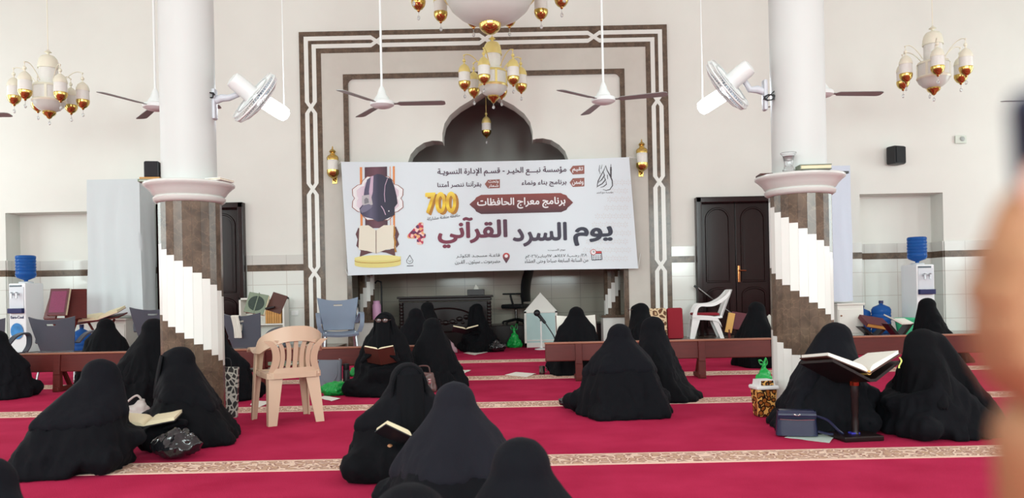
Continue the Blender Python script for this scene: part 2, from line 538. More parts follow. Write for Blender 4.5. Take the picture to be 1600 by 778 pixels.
for (ax, fixed, c, w, z0, z1) in [('Y', XL - .1, y, 1.8, 1.5, 5.1) for y in WIN_Y] + [('Y', XR + .1, y, 1.8, 1.5, 5.1) for y in WIN_Y] + [('X', YB - .1, x, 2., 1.7, 5.5) for x in WIN_X]:
    f = MB()
    def wb(cc, s):
        if ax == 'Y': f.box((fixed, c + cc[0], cc[1]), (.08, s[0], s[1]))
        else: f.box((c + cc[0], fixed, cc[1]), (s[0], .08, s[1]))
    for t in (-w / 2 + .04, 0, w / 2 - .04): wb((t, (z0 + z1) / 2), (.06, z1 - z0))
    for z in (z0 + .04, z0 + 1.2, z0 + 2.4, z1 - .04): wb((0, z), (w, .06))
    struct(f.build('window_%d' % k, M_WINFRAME, smooth=False))
    k += 1

# ---- back wall with two shallow recesses, two doors and the multi-lobed prayer niche
def wx(px, py=400): return at(px, py, WALL).x
def wz(px, py): return at(px, py, WALL).z
RL = (wx(10, 420), wx(143, 420), wz(75, 331.5))
RR = (wx(1345, 400), wx(1475, 400), wz(1410, 302))
DL = (wx(250, 420), wx(385, 420), wz(380, 317))
DR = (wx(1087, 420), wx(1215, 420), wz(1150, 308))
NX0, NX1 = wx(543, 480), wx(985, 470)
ncx = (wx(636, 250) + wx(889, 246)) / 2
# half profile of the niche head (distance from the axis, height), from the crown outwards
half = [(0, wz(757, 140)), (.12, wz(757, 147)), (.28, wz(757, 156)), (.48, wz(757, 166)), (.66, wz(757, 179)), (.76, wz(757, 192)), (.80, wz(757, 207)), (.80, wz(757, 220)),
        (.86, wz(757, 218.5)), (.98, wz(757, 218)), (1.13, wz(757, 221)), (1.27, wz(757, 229)), (1.37, wz(757, 239)), (1.42, wz(757, 252)), (1.42, wz(757, 300)),
        (1.7, wz(757, 303)), (2.1, wz(757, 325)), (2.36, wz(757, 350)), (2.44, wz(757, 385))]
prof = [(ncx - d, z) for d, z in reversed(half)] + [(ncx + d, z) for d, z in half[1:]]
prof = [(NX0, prof[0][1])] + [p for p in prof if NX0 < p[0] < NX1] + [(NX1, prof[-1][1])]
wb_ = MB()
T = .4
def slab(x0, x1, z0, z1): wb_.box(((x0 + x1) / 2, WALL + T / 2, (z0 + z1) / 2), (x1 - x0, T, z1 - z0))
slab(XL, RL[0], 0, ZC); slab(RL[0], RL[1], RL[2], ZC); slab(RL[1], DL[0], 0, ZC); slab(DL[0], DL[1], DL[2], ZC)
slab(DL[1], NX0, 0, ZC); slab(NX1, DR[0], 0, ZC); slab(DR[0], DR[1], DR[2], ZC); slab(DR[1], RR[0], 0, ZC)
slab(RR[0], RR[1], RR[2], ZC); slab(RR[1], XR, 0, ZC)
for (a, za), (b_, zb) in zip(prof, prof[1:]):
    if b_ - a < 1e-4: continue
    wb_.prism([(a, za), (b_, zb), (b_, ZC), (a, ZC)], WALL, WALL + T, 'Y')
for rr in (RL, RR):   # rear of the recesses
    wb_.box(((rr[0] + rr[1]) / 2, WALL + T + .03, rr[2] / 2), (rr[1] - rr[0] + .1, .06, rr[2] + .1))
for dd in (DL, DR):
    wb_.box(((dd[0] + dd[1]) / 2, WALL + T + .03, dd[2] / 2), (dd[1] - dd[0] + .1, .06, dd[2] + .1))
wall_back = struct(wb_.build('wall_back', M_PAINT, smooth=False))

nb = MB()
nz = half[0][1] + .3
nb.box(((NX0 + NX1) / 2, NICHE + .05, nz / 2), (NX1 - NX0 + 1.2, .1, nz))
nb.box((NX0 - .3, (WALL + T + NICHE) / 2, nz / 2), (.1, NICHE - WALL - T + .02, nz))
nb.box((NX1 + .3, (WALL + T + NICHE) / 2, nz / 2), (.1, NICHE - WALL - T + .02, nz))
nb.box(((NX0 + NX1) / 2, (WALL + T + NICHE) / 2, nz + .05), (NX1 - NX0 + 1.2, NICHE - WALL - T + .2, .1))
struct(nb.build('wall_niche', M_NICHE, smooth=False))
tz = at(760, 415, NICHE).z
nt_ = MB()
nt_.box(((NX0 + NX1) / 2, NICHE - .012, tz / 2), (NX1 - NX0 + .5, .02, tz))
nt_.box((NX0 - .24, (WALL + T + NICHE) / 2, tz / 2), (.02, NICHE - WALL - T - .04, tz))
nt_.box((NX1 + .24, (WALL + T + NICHE) / 2, tz / 2), (.02, NICHE - WALL - T - .04, tz))
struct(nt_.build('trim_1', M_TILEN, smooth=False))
# low dark step at the rear of the niche
sb = MB(); sb.box(((NX0 + NX1) / 2, (14.95 + NICHE - .03) / 2, .2), (NX1 - NX0 + .3, NICHE - .03 - 14.95, .4), bevel=.01)
struct(sb.build('trim_2', M_DARKWOOD, smooth=False))

# ---- tiled dado: white tile, brown marble band, pale grey band
ZB0, ZB1, ZG = 1.50, 1.615, 1.785
FL, FR = wx(470.5, 200), wx(1044.5, 200)
segs = [(XL, RL[0]), (RL[1], DL[0] - .02), (DL[1] + .02, FL), (FR, DR[0] - .02), (DR[1] + .02, RR[0]), (RR[1], XR)]
t1, t2, t3 = MB(), MB(), MB()
def dado(cx, cy, sx, sy):
    t1.box((cx, cy, ZB0 / 2), (sx, sy, ZB0)); t2.box((cx, cy, (ZB0 + ZB1) / 2), (sx, sy, ZB1 - ZB0)); t3.box((cx, cy, (ZB1 + ZG) / 2), (sx, sy, ZG - ZB1))
for a, b_ in segs: dado((a + b_) / 2, WALL - .012, b_ - a, .024)
for rr in (RL, RR):
    dado((rr[0] + rr[1]) / 2, WALL + T - .012, rr[1] - rr[0], .024)
    dado(rr[0] + .012, WALL + T / 2 - .012, .024, T - .024)
    dado(rr[1] - .012, WALL + T / 2 - .012, .024, T - .024)
struct(t1.build('trim_3', M_TILE, smooth=False)); struct(t2.build('trim_4', M_MARBLE, smooth=False)); struct(t3.build('trim_5', M_TILEG, smooth=False))
# low marble ledge along the back wall on both sides of the niche
for n_, (a, b_) in ((6, (XL, NX0 - .02)), (7, (NX1 + .02, XR))):
    lb = MB(); lb.box(((a + b_) / 2, 13.09, .1), (b_ - a, .98, .2), bevel=.01)
    struct(lb.build('trim_%d' % n_, M_MARBLE, smooth=False))

# ---- the stone surround: interlaced border, beige field, inner marble line
zt = (wz(472, 50.5) + wz(1044, 39.5)) / 2
def ring(d0, d1, y0, y1, m, name, zb=0., rnd=0.):
    b = MB()
    a0, a1, c0, c1 = FL + d0, FL + d1, FR - d1, FR - d0
    b.box(((a0 + a1) / 2, (y0 + y1) / 2, (zb + zt - d0) / 2), (a1 - a0, y1 - y0, zt - d0 - zb))
    b.box(((c0 + c1) / 2, (y0 + y1) / 2, (zb + zt - d0) / 2), (c1 - c0, y1 - y0, zt - d0 - zb))
    b.box(((a1 + c0) / 2, (y0 + y1) / 2, zt - (d0 + d1) / 2), (c0 - a1, y1 - y0, d1 - d0))
    if rnd:
        for sx_, cx in ((1, a1), (-1, c0)):
            pts = [(cx, zt - d1)] + [(cx + sx_ * (rnd - x), zt - d1 - (rnd - z)) for x, z in arc((0, 0), rnd, PI / 2, 0, 8)][::1]
            pts = [(cx, zt - d1)] + [(cx + sx_ * (rnd - rnd * math.sin(t)), zt - d1 - (rnd - rnd * math.cos(t))) for t in [PI / 2 * q / 8 for q in range(9)]]
            b.prism(pts, y0, y1, 'Y')
    return struct(b.build(name, m, smooth=False))
WID = .385
ring(0, WID, WALL - .035, WALL - .001, M_MARBLE, 'trim_8')
d_in = wx(538, 200) - FL
ring(WID, d_in, WALL - .03, WALL - .001, M_BEIGE, 'trim_9')
ring(d_in, d_in + .085, WALL - .04, WALL - .001, M_MARBLE, 'trim_10', rnd=.09)
# white ribbons laid into the border
rb = MB()
y0, y1 = WALL - .042, WALL - .034
o1, o2, rw = .125, .262, .074
def ribbons(P, s0, s1, cross, m0, m1):
    """P(s, off)->(x,z). Two lanes that swap at every crossing."""
    hc = .10
    cuts = sorted(cross)
    for o in (o1, o2):
        a0 = s0 + (o if m0 else 0) ; a1 = s1 - (o if m1 else 0)
        a0 -= rw / 2 if m0 else 0; a1 += rw / 2 if m1 else 0
        pts = [a0]
        for c in cuts: pts += [c - hc, c + hc]
        pts.append(a1)
        for a, b_ in zip(pts[::2], pts[1::2]):
            dy = .0015 if m0 else 0
            rb.prism([P(a, o - rw / 2), P(b_, o - rw / 2), P(b_, o + rw / 2), P(a, o + rw / 2)], y0 - dy, y1, 'Y')
    for c in cuts:
        for (p, q) in ((o1, o2), (o2, o1)):
            rb.prism([P(c - hc, p - rw / 2), P(c + hc, q - rw / 2), P(c + hc, q + rw / 2), P(c - hc, p + rw / 2)], y0 - (.004 if p == o1 else .002), y1, 'Y')
vc = [wz(487, 169), wz(487, 296), wz(487, 426), wz(487, 426) - 1.45]
ribbons(lambda s, o: (FL + o, s), 0, zt, vc, False, True)
ribbons(lambda s, o: (FR - o, s), 0, zt, vc, False, True)
ribbons(lambda s, o: (s, zt - o), FL, FR, [wx(589, 63), wx(758, 60), wx(927, 56)], True, True)
struct(rb.build('trim_11', M_WHITE_STONE, smooth=False))

# ---- doors
def door(name, D, leaves):
    x0, x1, z1 = D
    b = MB()
    fw = .10
    for cx in (x0 + fw / 2, x1 - fw / 2): b.box((cx, WALL - .03, (z1 + .2) / 2), (fw, .2, z1 - .2), bevel=.015)
    b.box(((x0 + x1) / 2, WALL - .03, z1 - fw / 2), (x1 - x0, .2, fw), bevel=.015)
    d = struct(b.build(name, M_DOORWOOD))
    w = (x1 - x0 - 2 * fw) / leaves
    for i in range(leaves):
        lx = x0 + fw + w * i + w / 2
        lz0, lz1 = .2, z1 - fw
        l = MB()
        l.box((lx, WALL + .07, (lz0 + lz1) / 2), (w - .012, .05, lz1 - lz0), bevel=.004)
        # raised arched panel with a moulding around it, and a lower panel
        hw = w / 2 - .11
        za, zb = lz0 + 1.0, lz1 - .14
        def panel(h0, h1, hw_, depth, rise):
            pts = [(lx - hw_, h0), (lx + hw_, h0), (lx + hw_, h1 - rise)] + [(lx + hw_ * math.cos(t), h1 - rise + rise * math.sin(t)) for t in [PI * q / 14 for q in range(1, 14)]] + [(lx - hw_, h1 - rise)]
            l.prism(pts, WALL + .05 - depth, WALL + .05, 'Y')
        def mould(h0, h1, hw_, rise, r):
            pts = [(lx - hw_, h0), (lx + hw_, h0), (lx + hw_, h1 - rise)] + [(lx + hw_ * math.cos(t), h1 - rise + rise * math.sin(t)) for t in [PI * q / 14 for q in range(1, 14)]] + [(lx - hw_, h1 - rise), (lx - hw_, h0)]
            l.tube([(x, WALL + .043, z) for x, z in pts], r, 6)
        panel(za, zb, hw - .05, .02, .16); mould(za - .05, zb + .05, hw, .2, .02)
        panel(lz0 + .2, za - .26, hw - .05, .02, .1); mould(lz0 + .14, za - .17, hw, .12, .02)
        l.build('door_leaf', M_DOORWOOD, d)
    h = MB()
    hx = x0 + fw + w * (1 if leaves > 1 else .92) + (.05 if leaves > 1 else 0)
    h.box((hx, WALL + .035, 1.28), (.045, .02, .3), bevel=.008)
    h.tube([(hx, WALL + .02, 1.34), (hx, WALL - .03, 1.34), (hx + .11, WALL - .035, 1.335)], .011, 8)
    tag(h.build('door_handle', M_BRASS, d), 'brass lever handle')
door('door_1', DL, 2)
door('door_2', DR, 2)

# ---- the two round columns with a stepped marble casing
def column(px, base_y, label, flip):
    p = fl(px, base_y)
    Y = 6.2
    X = at(px, 470, Y).x
    r0 = .240
    t = thing('marble_column', label, 'column', (X, Y, 0)); tag(t, kind='thing')
    zc = at(px, 318 if px < 800 else 306, Y).z           # top of the casing
    levels = [at(px, v, Y - r0).z for v in ((407, 519.6, 648) if not flip else (366, 473, 574))]
    n = 22
    core = MB(); core.lathe([(r0 - .012, 0), (r0 - .012, zc)], n=44); core.build('core', M_SHAFT, t)
    b = MB()
    # strips facing the room: each strip is brown / white / brown / white with steps that climb around the shaft
    ca = math.radians(-90)
    for k in range(n):
        a = 2 * PI * k / n + PI / n
        off = ((a - ca + PI) % (2 * PI)) - PI           # 0 = towards the camera, + = to the right of the picture
        s = off / (2 * PI / n)
        # boundary heights; right-hand strips step down
        step = .047
        zA, zB, zC2 = (zf - s * step for zf in levels)
        lim = lambda v: max(.02, min(zc, v))
        cuts = [zc, lim(zA), lim(zB), lim(zC2), 0.0]
        for q, (hi, lo) in enumerate(zip(cuts, cuts[1:])):
            if hi - lo < .004: continue
            b.mi = 0 if q in (0, 2) else 1
            da = PI / n * .985
            P4 = [(r0 * math.cos(a - da), r0 * math.sin(a - da)), (r0 * math.cos(a + da), r0 * math.sin(a + da)),
                  ((r0 - .03) * math.cos(a + da), (r0 - .03) * math.sin(a + da)), ((r0 - .03) * math.cos(a - da), (r0 - .03) * math.sin(a - da))]
            b.prism(P4, lo, hi, 'Z')
    b.build('marble_casing', [M_MARBLE, M_WHITE_STONE], t, smooth=False)
    c = MB()
    rr = .345
    hcap = .19
    c.lathe([(r0 + .005, zc - .005), (r0 + .03, zc + .012), (r0 + .035, zc + .035), (r0 + .02, zc + .05), (r0 + .035, zc + .06), (r0 + .05, zc + .085), (rr - .02, zc + .12), (rr, zc + .135), (rr + .002, zc + .15), (rr - .004, zc + .157), (r0, zc + .16)], n=56)
    c.build('capital', M_CAP, t, angle=50)
    u = MB(); u.lathe([(r0 - .030, zc + .155), (r0 - .030, ZC - .001)], n=56); u.build('shaft', M_SHAFT, t)
    return X, Y, zc + .159, t
colL = column(300, 662, 'round column in brown and white stepped marble beside the beige plastic armchair', False)
colR = column(1253, 650, 'round column in brown and white stepped marble with a leopard print bin at its foot', True)
# ================================================================== PILASTERS IN THE NICHE
def pilaster(px, label):
    x = at(px, 480, 14.35).x
    zc = 3.2
    t = thing('niche_pilaster', label, 'column', (x, 14.35, 0)); tag(t, kind='thing')
    b = MB(); b.box((0, 0, .27), (.40, .36, .54)); b.build('plinth', M_WHITE_STONE, t, smooth=False)
    b = MB(); b.box((0, -.01, .56), (.46, .42, .05), bevel=.006); b.build('plinth_cap', M_MARBLE, t, smooth=False)
    r0 = .155
    b = MB(); n = 14
    for k in range(n):
        a = 2 * PI * k / n + PI / n
        s = ((a + PI / 2 + PI) % (2 * PI) - PI) / (2 * PI / n)
        zA, zB = 1.18 + s * .11, .82 + s * .11
        cuts = [zc, zA, zB, .585]
        for q, (hi, lo) in enumerate(zip(cuts, cuts[1:])):
            if hi - lo < .003: continue
            b.mi = 0 if q != 1 else 1
            da = PI / n * .98
            b.prism([(r0 * math.cos(a - da), r0 * math.sin(a - da)), (r0 * math.cos(a + da), r0 * math.sin(a + da)), (.1 * math.cos(a + da), .1 * math.sin(a + da)), (.1 * math.cos(a - da), .1 * math.sin(a - da))], max(lo, .585), hi, 'Z')
    b.build('shaft', [M_MARBLE, M_WHITE_STONE], t, smooth=False)
pilaster(573, 'slim stepped marble pilaster in the niche beside the pink flask')
pilaster(957, 'slim stepped marble pilaster in the niche beside the folded rug')

# ================================================================== CEILING FANS
def make_fan(px, py, Y, angs, label):
    p = at(px, py, Y)
    t = thing('ceiling_fan', label, 'fan', p, group='white ceiling fans')
    b = MB(); b.tube([(0, 0, .10), (0, 0, ZC - p.z - .03)], .013, 10); b.build('rod', M_FANW, t)
    b = MB(); b.lathe([(.02, ZC - p.z - .12), (.05, ZC - p.z - .06), (.065, ZC - p.z)], n=20); b.build('ceiling_cap', M_FANW, t)
    b = MB(); b.lathe([(.016, .20), (.035, .16), (.05, .11), (.075, .07), (.085, .045)], n=28); b.build('canopy', M_FANW, t)
    b = MB(); b.lathe([(.085, .045), (.125, .03), (.135, .01), (.13, -.012), (.10, -.03), (.06, -.042), (.03, -.045)], n=32); b.build('motor_housing', M_FANW, t)
    for a in angs:
        b = MB()
        for side in (1,):
            prof = [(.10, .02), (.17, .02), (.2, .052), (.66, .062), (.69, .05), (.70, .03)]
            pts = [(x, w) for x, w in prof] + [(x, -w) for x, w in reversed(prof)]
            b.prism(pts, -.003, .003, 'Z')
        o = b.build('blade', M_FANB, t, smooth=False)
        o.rotation_euler = (R(-9), 0, R(a)); o.location = (0, 0, .004)
    return t
make_fan(597, 163, 8.5, (0, 122, 241), 'white ceiling fan hanging in front of the banner corner with the book figure')
make_fan(943, 157, 8.5, (-18, 102, 222), 'white ceiling fan hanging above the banner corner with the calligraphy logo')
make_fan(243, 167, 8.5, (5, 128, 246), 'white ceiling fan half hidden behind the column with the black speaker')
make_fan(1283, 147, 8.5, (4, 124, 244), 'white ceiling fan hidden behind the column with the glass vase, one blade out')
make_fan(-84, 181, 8.5, (2, 122, 242), 'white ceiling fan mostly out of view, blade tip showing under the lone lantern chandelier')
make_fan(1662, 158, 8.5, (183, 63, 303), 'white ceiling fan out past the raised phone, only a blade tip showing')

# ================================================================== WALL FANS ON THE COLUMNS, LIT TUBES
def wall_fan(col, sx, plate_px, motor_px, disc_px, label):
    X, Y, zt_, _ = col
    r = .235
    pl = at(plate_px[0], plate_px[1], Y)
    t = thing('wall_fan', label, 'fan', pl)
    L = lambda q, dy=0.: at(q[0], q[1], Y + dy) - pl
    b = MB()
    b.box((0, 0, 0), (.035, .075, .25), bevel=.015)
    b.build('wall_plate', M_FANG, t)
    D = L(disc_px); Mo = L(motor_px)
    n = (D - Mo); n.y = .10; n.normalize()
    b = MB(); b.tube([(sx * .01, 0, .03), (sx * .06, 0, .05), (sx * .12, 0, .05), tuple(Mo * .55 + D * .45 - Vector((sx * .03, 0, .05)))], [.03, .032, .026, .022], 10); b.build('arm', M_FANG, t)
    rot = n.to_track_quat('Z', 'Y').to_matrix()
    b = MB(); b.lathe([(.03, -.20), (.062, -.19), (.07, -.16), (.07, -.03), (.085, .01)], D, 24, rot); b.build('motor_housing', M_FANW, t)
    b = MB()
    for (rr, z) in ((r, .0), (r + .004, .03), (r - .005, .06), (r * .75, -.005), (r * .75, .085), (r * .5, .0), (r * .5, .098), (r * .3, .105)):
        pts = [D + rot @ Vector((rr * math.cos(2 * PI * k / 36), rr * math.sin(2 * PI * k / 36), z)) for k in range(37)]
        b.tube(pts, .0035 if z != .03 else .009, 5, caps=False)
    for k in range(64):
        a = 2 * PI * k / 64
        P = lambda rr, z: D + rot @ Vector((rr * math.cos(a), rr * math.sin(a), z))
        b.tube([P(.07, -.01), P(r * .6, -.005), P(r, .01), P(r + .004, .03), P(r - .005, .06), P(r * .75, .085), P(r * .4, .103), P(.04, .108)], .0022, 4, caps=False)
    b.build('cage', M_FANW, t)
    b = MB(); b.lathe([(.045, .100), (.045, .112), (.02, .116)], D, 20, rot); b.build('badge', M_FANG, t)
    M_BL = mat('translucent_blue_blade', srgb(196, 208, 220), .2, trans=.3)
    for k in range(3):
        b = MB()
        a0 = 2 * PI * k / 3
        def f(u, v):
            a = a0 + (u - .5) * (1.5 if True else 0) * (.5 + .5 * v)
            rr = .03 + v * (r - .05)
            return D + rot @ Vector((rr * math.cos(a), rr * math.sin(a), .045 + (u - .5) * .05))
        b.grid(f, 8, 6, .003); b.build('blade', M_BL, t)
    b = MB(); random.seed(3)
    c0 = Vector((-sx * .02, -.05, .06 if sx > 0 else -.03))
    pts = [c0 + Vector((.045 * math.cos(k * .9) * (1 + .3 * math.sin(k * 1.7)), -.01 * math.sin(k), .022 * math.sin(k * .9))) for k in range(26)]
    pts += [Vector((-sx * .06, -.045, .02)), Vector((-sx * .13, -.10, -.0)), Vector((-sx * .20, -.13, .07))] if sx < 0 else [Vector((-.06, -.07, .02)), Vector((-.12, -.11, .06)), Vector((-.16, -.13, .10))]
    b.tube(pts, .005, 6)
    b.build('cord', M_CABLE, t)
wall_fan(colL, 1, (335, 163), (368, 127), (394, 149), 'white caged wall fan fixed to the column with the black speaker')
wall_fan(colR, -1, (1195, 149), (1170, 106), (1141, 129), 'white caged wall fan fixed to the column with the glass vase')

def led_tube(pa, pb, hang, label):
    Y = 7.4
    a, b_ = at(*pa, Y), at(*pb, Y + .15)
    t = thing('hanging_tube_lamp', label, 'lamp', b_)
    v = a - b_
    d = v.normalized(); rot = d.to_track_quat('Z', 'Y').to_matrix()
    L = v.length
    b = MB(); b.lathe([(.03, .0), (.062, .02), (.07, .06), (.07, L - .08), (.06, L - .03), (.03, L - .02)], n=20, rot=rot); b.build('lit_tube', M_LAMP, t)
    b = MB(); b.lathe([(.03, L - .02), (.03, L + .03), (.02, L + .04)], n=16, rot=rot); b.build('lamp_cap', M_FANW, t)
    b = MB(); hx = at(hang, pb[1] - 10, Y + .1) - b_
    b.tube([v * .12 + Vector((0, 0, .05)), (hx.x, hx.y, .3), (hx.x, hx.y, ZC - b_.z)], .005, 6); b.build('cable', M_FANW, t)
    l = bpy.data.lights.new('tube_light', 'POINT'); l.energy = 18; l.color = (.86, .93, 1); l.shadow_soft_size = .08
    lo = bpy.data.objects.new('tube_light', l); C.objects.link(lo); lo.parent = t; lo.location = v * .5 + Vector((0, -.16, -.02))
led_tube((402, 152), (450, 182), 444, 'glowing white tube lamp beside the fan on the speaker column')
led_tube((1143, 139), (1092, 172), 1098, 'glowing white tube lamp beside the fan on the vase column')

# ================================================================== CHANDELIERS AND LANTERNS
def lantern(par, c, r=.085, name='lantern', arm_from=None, hood=None):
    """gold hood, frosted glass, gold cup and a crystal drop; c = centre of the glass"""
    c = Vector(c)
    b = MB(); k = r / .085
    b.lathe([(r, -.065 * k), (r * 1.03, -.05 * k), (r * 1.0, .06 * k), (r * 1.02, .08 * k)], c, 20); g = b.build(name, M_GLASSW, par)
    b = MB(); b.lathe([(r * 1.06, .072 * k), (r * 1.06, .092 * k), (r * .98, .122 * k), (r * .78, .16 * k), (r * .42, .19 * k), (r * .12, .205 * k), (r * .12, .225 * k), (r * .28, .24 * k), (r * .28, .262 * k), (r * .08, .28 * k), (r * .05, .33 * k)], c, 20); b.build('hood', hood or M_GOLDL, g)
    b = MB(); b.lathe([(r * .05, -.205 * k), (r * .2, -.195 * k), (r * .25, -.18 * k), (r * .62, -.16 * k), (r * .92, -.125 * k), (r * 1.06, -.09 * k), (r * 1.06, -.06 * k)], c, 20); b.build('cup', M_GOLD, g)
    b = MB(); b.tube([c + Vector((0, 0, -.205 * k)), c + Vector((0, 0, -.25 * k))], .003, 5); b.ball(c + Vector((0, 0, -.275 * k)), .02 * k, 8, (1, 1, 1.5)); b.build('crystal_drop', M_CRYSTAL, g)
    if arm_from is not None:
        a = Vector(arm_from); e = c + Vector((0, 0, .33 * k))
        mid = (a + e) * .5 + Vector((0, 0, .14 * k)) + (e - a) * .12
        pts = []
        for q in range(11):
            s = q / 10
            pts.append(a * (1 - s) ** 2 + mid * 2 * s * (1 - s) + e * s * s)
        b = MB(); b.tube(pts, .007, 6); b.ball(e, .014, 8); b.build('arm', hood or M_GOLDL, g)
    return g
def chandelier(px, top_py, Y, phase, label, gold=M_GOLDL):
    p = at(px, top_py, Y)           # hook at the top of the dome
    t = thing('lantern_chandelier', label, 'chandelier', p, group='lantern chandeliers')
    b = MB(); b.tube([(0, 0, 0), (0, 0, ZC - p.z)], .006, 6); b.build('cable', gold, t)
    b = MB(); b.lathe([(.012, .05), (.03, .03), (.05, .012), (.022, 0), (.012, -.015), (.09, -.05), (.118, -.09), (.13, -.14), (.138, -.20), (.138, -.225)], n=28); b.build('dome', gold, t)
    b = MB(); b.lathe([(.122, -.225), (.122, -.46)], n=28); b.build('glass_neck', M_GLASSW, t)
    b = MB(); b.lathe([(.125, -.455), (.20, -.465), (.215, -.50)], n=32); b.build('upper_collar', gold, t)
    b = MB(); b.lathe([(.205, -.50), (.205, -.68)], n=32); b.build('glass_drum', M_GLASSW, t)
    for k in range(6):
        a = 2 * PI * k / 6 + R(phase) + PI / 6
        b = MB(); b.box((.209 * math.cos(a), .209 * math.sin(a), -.59), (.012, .03, .2), Euler((0, 0, a))); b.build('drum_rib', gold, t, smooth=False)
    b = MB(); b.lathe([(.215, -.672), (.222, -.69), (.215, -.71)], n=32); b.build('lower_collar', gold, t)
    b = MB(); b.lathe([(.212, -.71), (.19, -.76), (.14, -.81), (.08, -.84)], n=32); b.build('alabaster_bowl', M_BOWL, t)
    b = MB(); b.lathe([(.085, -.835), (.09, -.86), (.075, -.885), (.04, -.91), (.03, -.93), (.01, -.945)], n=20); b.build('finial', M_GOLD, t)
    b = MB(); b.tube([(0, 0, -.945), (0, 0, -.985)], .003, 5); b.ball((0, 0, -1.005), .02, 8, (1, 1, 1.4)); b.build('crystal_drop', M_CRYSTAL, t)
    for k in range(6):
        a = 2 * PI * k / 6 + R(phase)
        lantern(t, (.43 * math.cos(a), .43 * math.sin(a), -.585), .085, hood=gold, arm_from=(.16 * math.cos(a), .16 * math.sin(a), -.43))
    return t
chandelier(769, 62, 11.4, 14, 'gold lantern chandelier hanging before the point of the niche arch')
chandelier(75, 83, 11.0, 20, 'lantern chandelier hanging on its own above the recess with the sheeted cabinet', M_GOLDW)
chandelier(1457, 46, 11.0, 8, 'lantern chandelier hanging over the small wall speaker', M_GOLDW)

# the big chandelier, mostly above the frame
pbig = at(766, 54, 9.6)
t = thing('large_chandelier', 'huge chandelier with a wide white bowl and a ring of gold tipped lanterns', 'chandelier', pbig)
b = MB(); b.lathe([(.01, 0), (.06, .015), (.11, .05), (.135, .09), (.14, .13), (.10, .16)], n=28); b.build('finial', M_GOLD, t)
b = MB(); b.lathe([(.12, .13), (.25, .165), (.38, .23), (.48, .32), (.535, .42), (.545, .44)], n=48); b.build('alabaster_bowl', M_BOWL, t)
b = MB(); b.lathe([(.545, .435), (.57, .45), (.57, .50), (.545, .515)], n=48); b.build('rim', M_GOLDL, t)
b = MB(); b.lathe([(.53, .51), (.53, .95)], n=48); b.build('glass_drum', M_GLASSW, t)
b = MB(); b.lathe([(.55, .95), (.56, 1.0), (.4, 1.15), (.3, 1.2), (.28, 1.6), (.2, 1.85), (.05, 2.0), (.02, ZC - pbig.z)], n=40); b.build('dome', M_GOLDL, t)
for k in range(12):
    a = R(90 + 15 + 30 * k)
    lantern(t, (.95 * math.cos(a), .95 * math.sin(a), .60), .088, arm_from=(.56 * math.cos(a), .56 * math.sin(a), .95))
# lantern on a long cord in the niche
pl_ = at(760, 199, 14.0)
t = thing('niche_lantern', 'small gold lantern on a long cord in the dark niche', 'lantern', pl_)
lantern(t, (0, 0, 0), .083)
b = MB(); b.tube([(0, 0, .32), (0, 0, at(760, 146, 14.0).z - pl_.z), (0, .02, nz - pl_.z)], .008, 6); b.build('cord', M_GOLDL, t)
# wall lanterns either side of the banner
for (px, py, lab) in ((520, 258, 'gold wall lantern beside the banner end with the book figure'), (1003, 247, 'gold wall lantern beside the banner end with the calligraphy logo')):
    p = at(px, py, WALL - .16)
    t = thing('wall_lantern', lab, 'wall lamp', p, group='gold wall lanterns')
    b = MB(); b.lathe([(.088, -.085), (.09, -.07), (.09, .08), (.088, .09)], n=24); b.build('glass_cylinder', M_GLASSW, t)
    b = MB(); b.lathe([(.10, .085), (.102, .13), (.085, .16), (.05, .18), (.04, .21), (.06, .235), (.045, .26), (.015, .28), (.008, .33)], n=24); b.build('lid', M_GOLD, t)
    b = MB(); b.lathe([(.012, -.24), (.04, -.22), (.08, -.19), (.105, -.15), (.105, -.085)], n=24); b.build('cup', M_GOLD, t)
    b = MB(); b.box((0, .135, -.2), (.09, .03, .22), bevel=.01); b.tube([(0, .13, -.24), (0, .05, -.26), (0, 0, -.2)], .016, 8); b.build('bracket', M_GOLD, t)
# small wall things
p = at(1400, 243, WALL - .13)
t = thing('wall_speaker', 'black loudspeaker mounted alone on the white wall', 'speaker', p, rotz=R(22))
b = MB(); b.box((0, 0, 0), (.26, .2, .32), bevel=.03); b.build('cabinet', M_BLACKP, t)
b = MB(); b.box((.0, -.105, 0), (.22, .012, .28), bevel=.005); b.build('grille', mat('speaker_grille', srgb(20, 20, 24), .7, bump=.4, bump_scale=300), t)
b = MB(); b.tube([(-.04, .12, .0), (0, .05, 0)], .03, 8); b.build('bracket', M_BLACKP, t)
p = at(1501, 218, WALL - .02)
t = thing('alarm_strobe', 'small square white fitting with clear lens high on wall', 'wall fitting', p)
b = MB(); b.box((0, 0, 0), (.2, .03, .14), bevel=.01); b.build('plate', mat('pale_plate', srgb(206, 212, 200), .4), t)
b = MB(); b.ball((.02, -.015, .01), .045, 14, (1, .5, 1)); b.build('lens', M_CRYSTAL, t)
p = at(461, 489, WALL - .035)
t = thing('light_switch', 'white switch plate on the tiles by the bookcase', 'switch', p)
b = MB(); b.box((0, 0, 0), (.13, .016, .09), bevel=.006); b.build('plate', M_WHITECH, t)
b = MB(); b.box((.02, -.01, 0), (.035, .012, .05), bevel=.004); b.build('rocker', M_WHITECH, t)
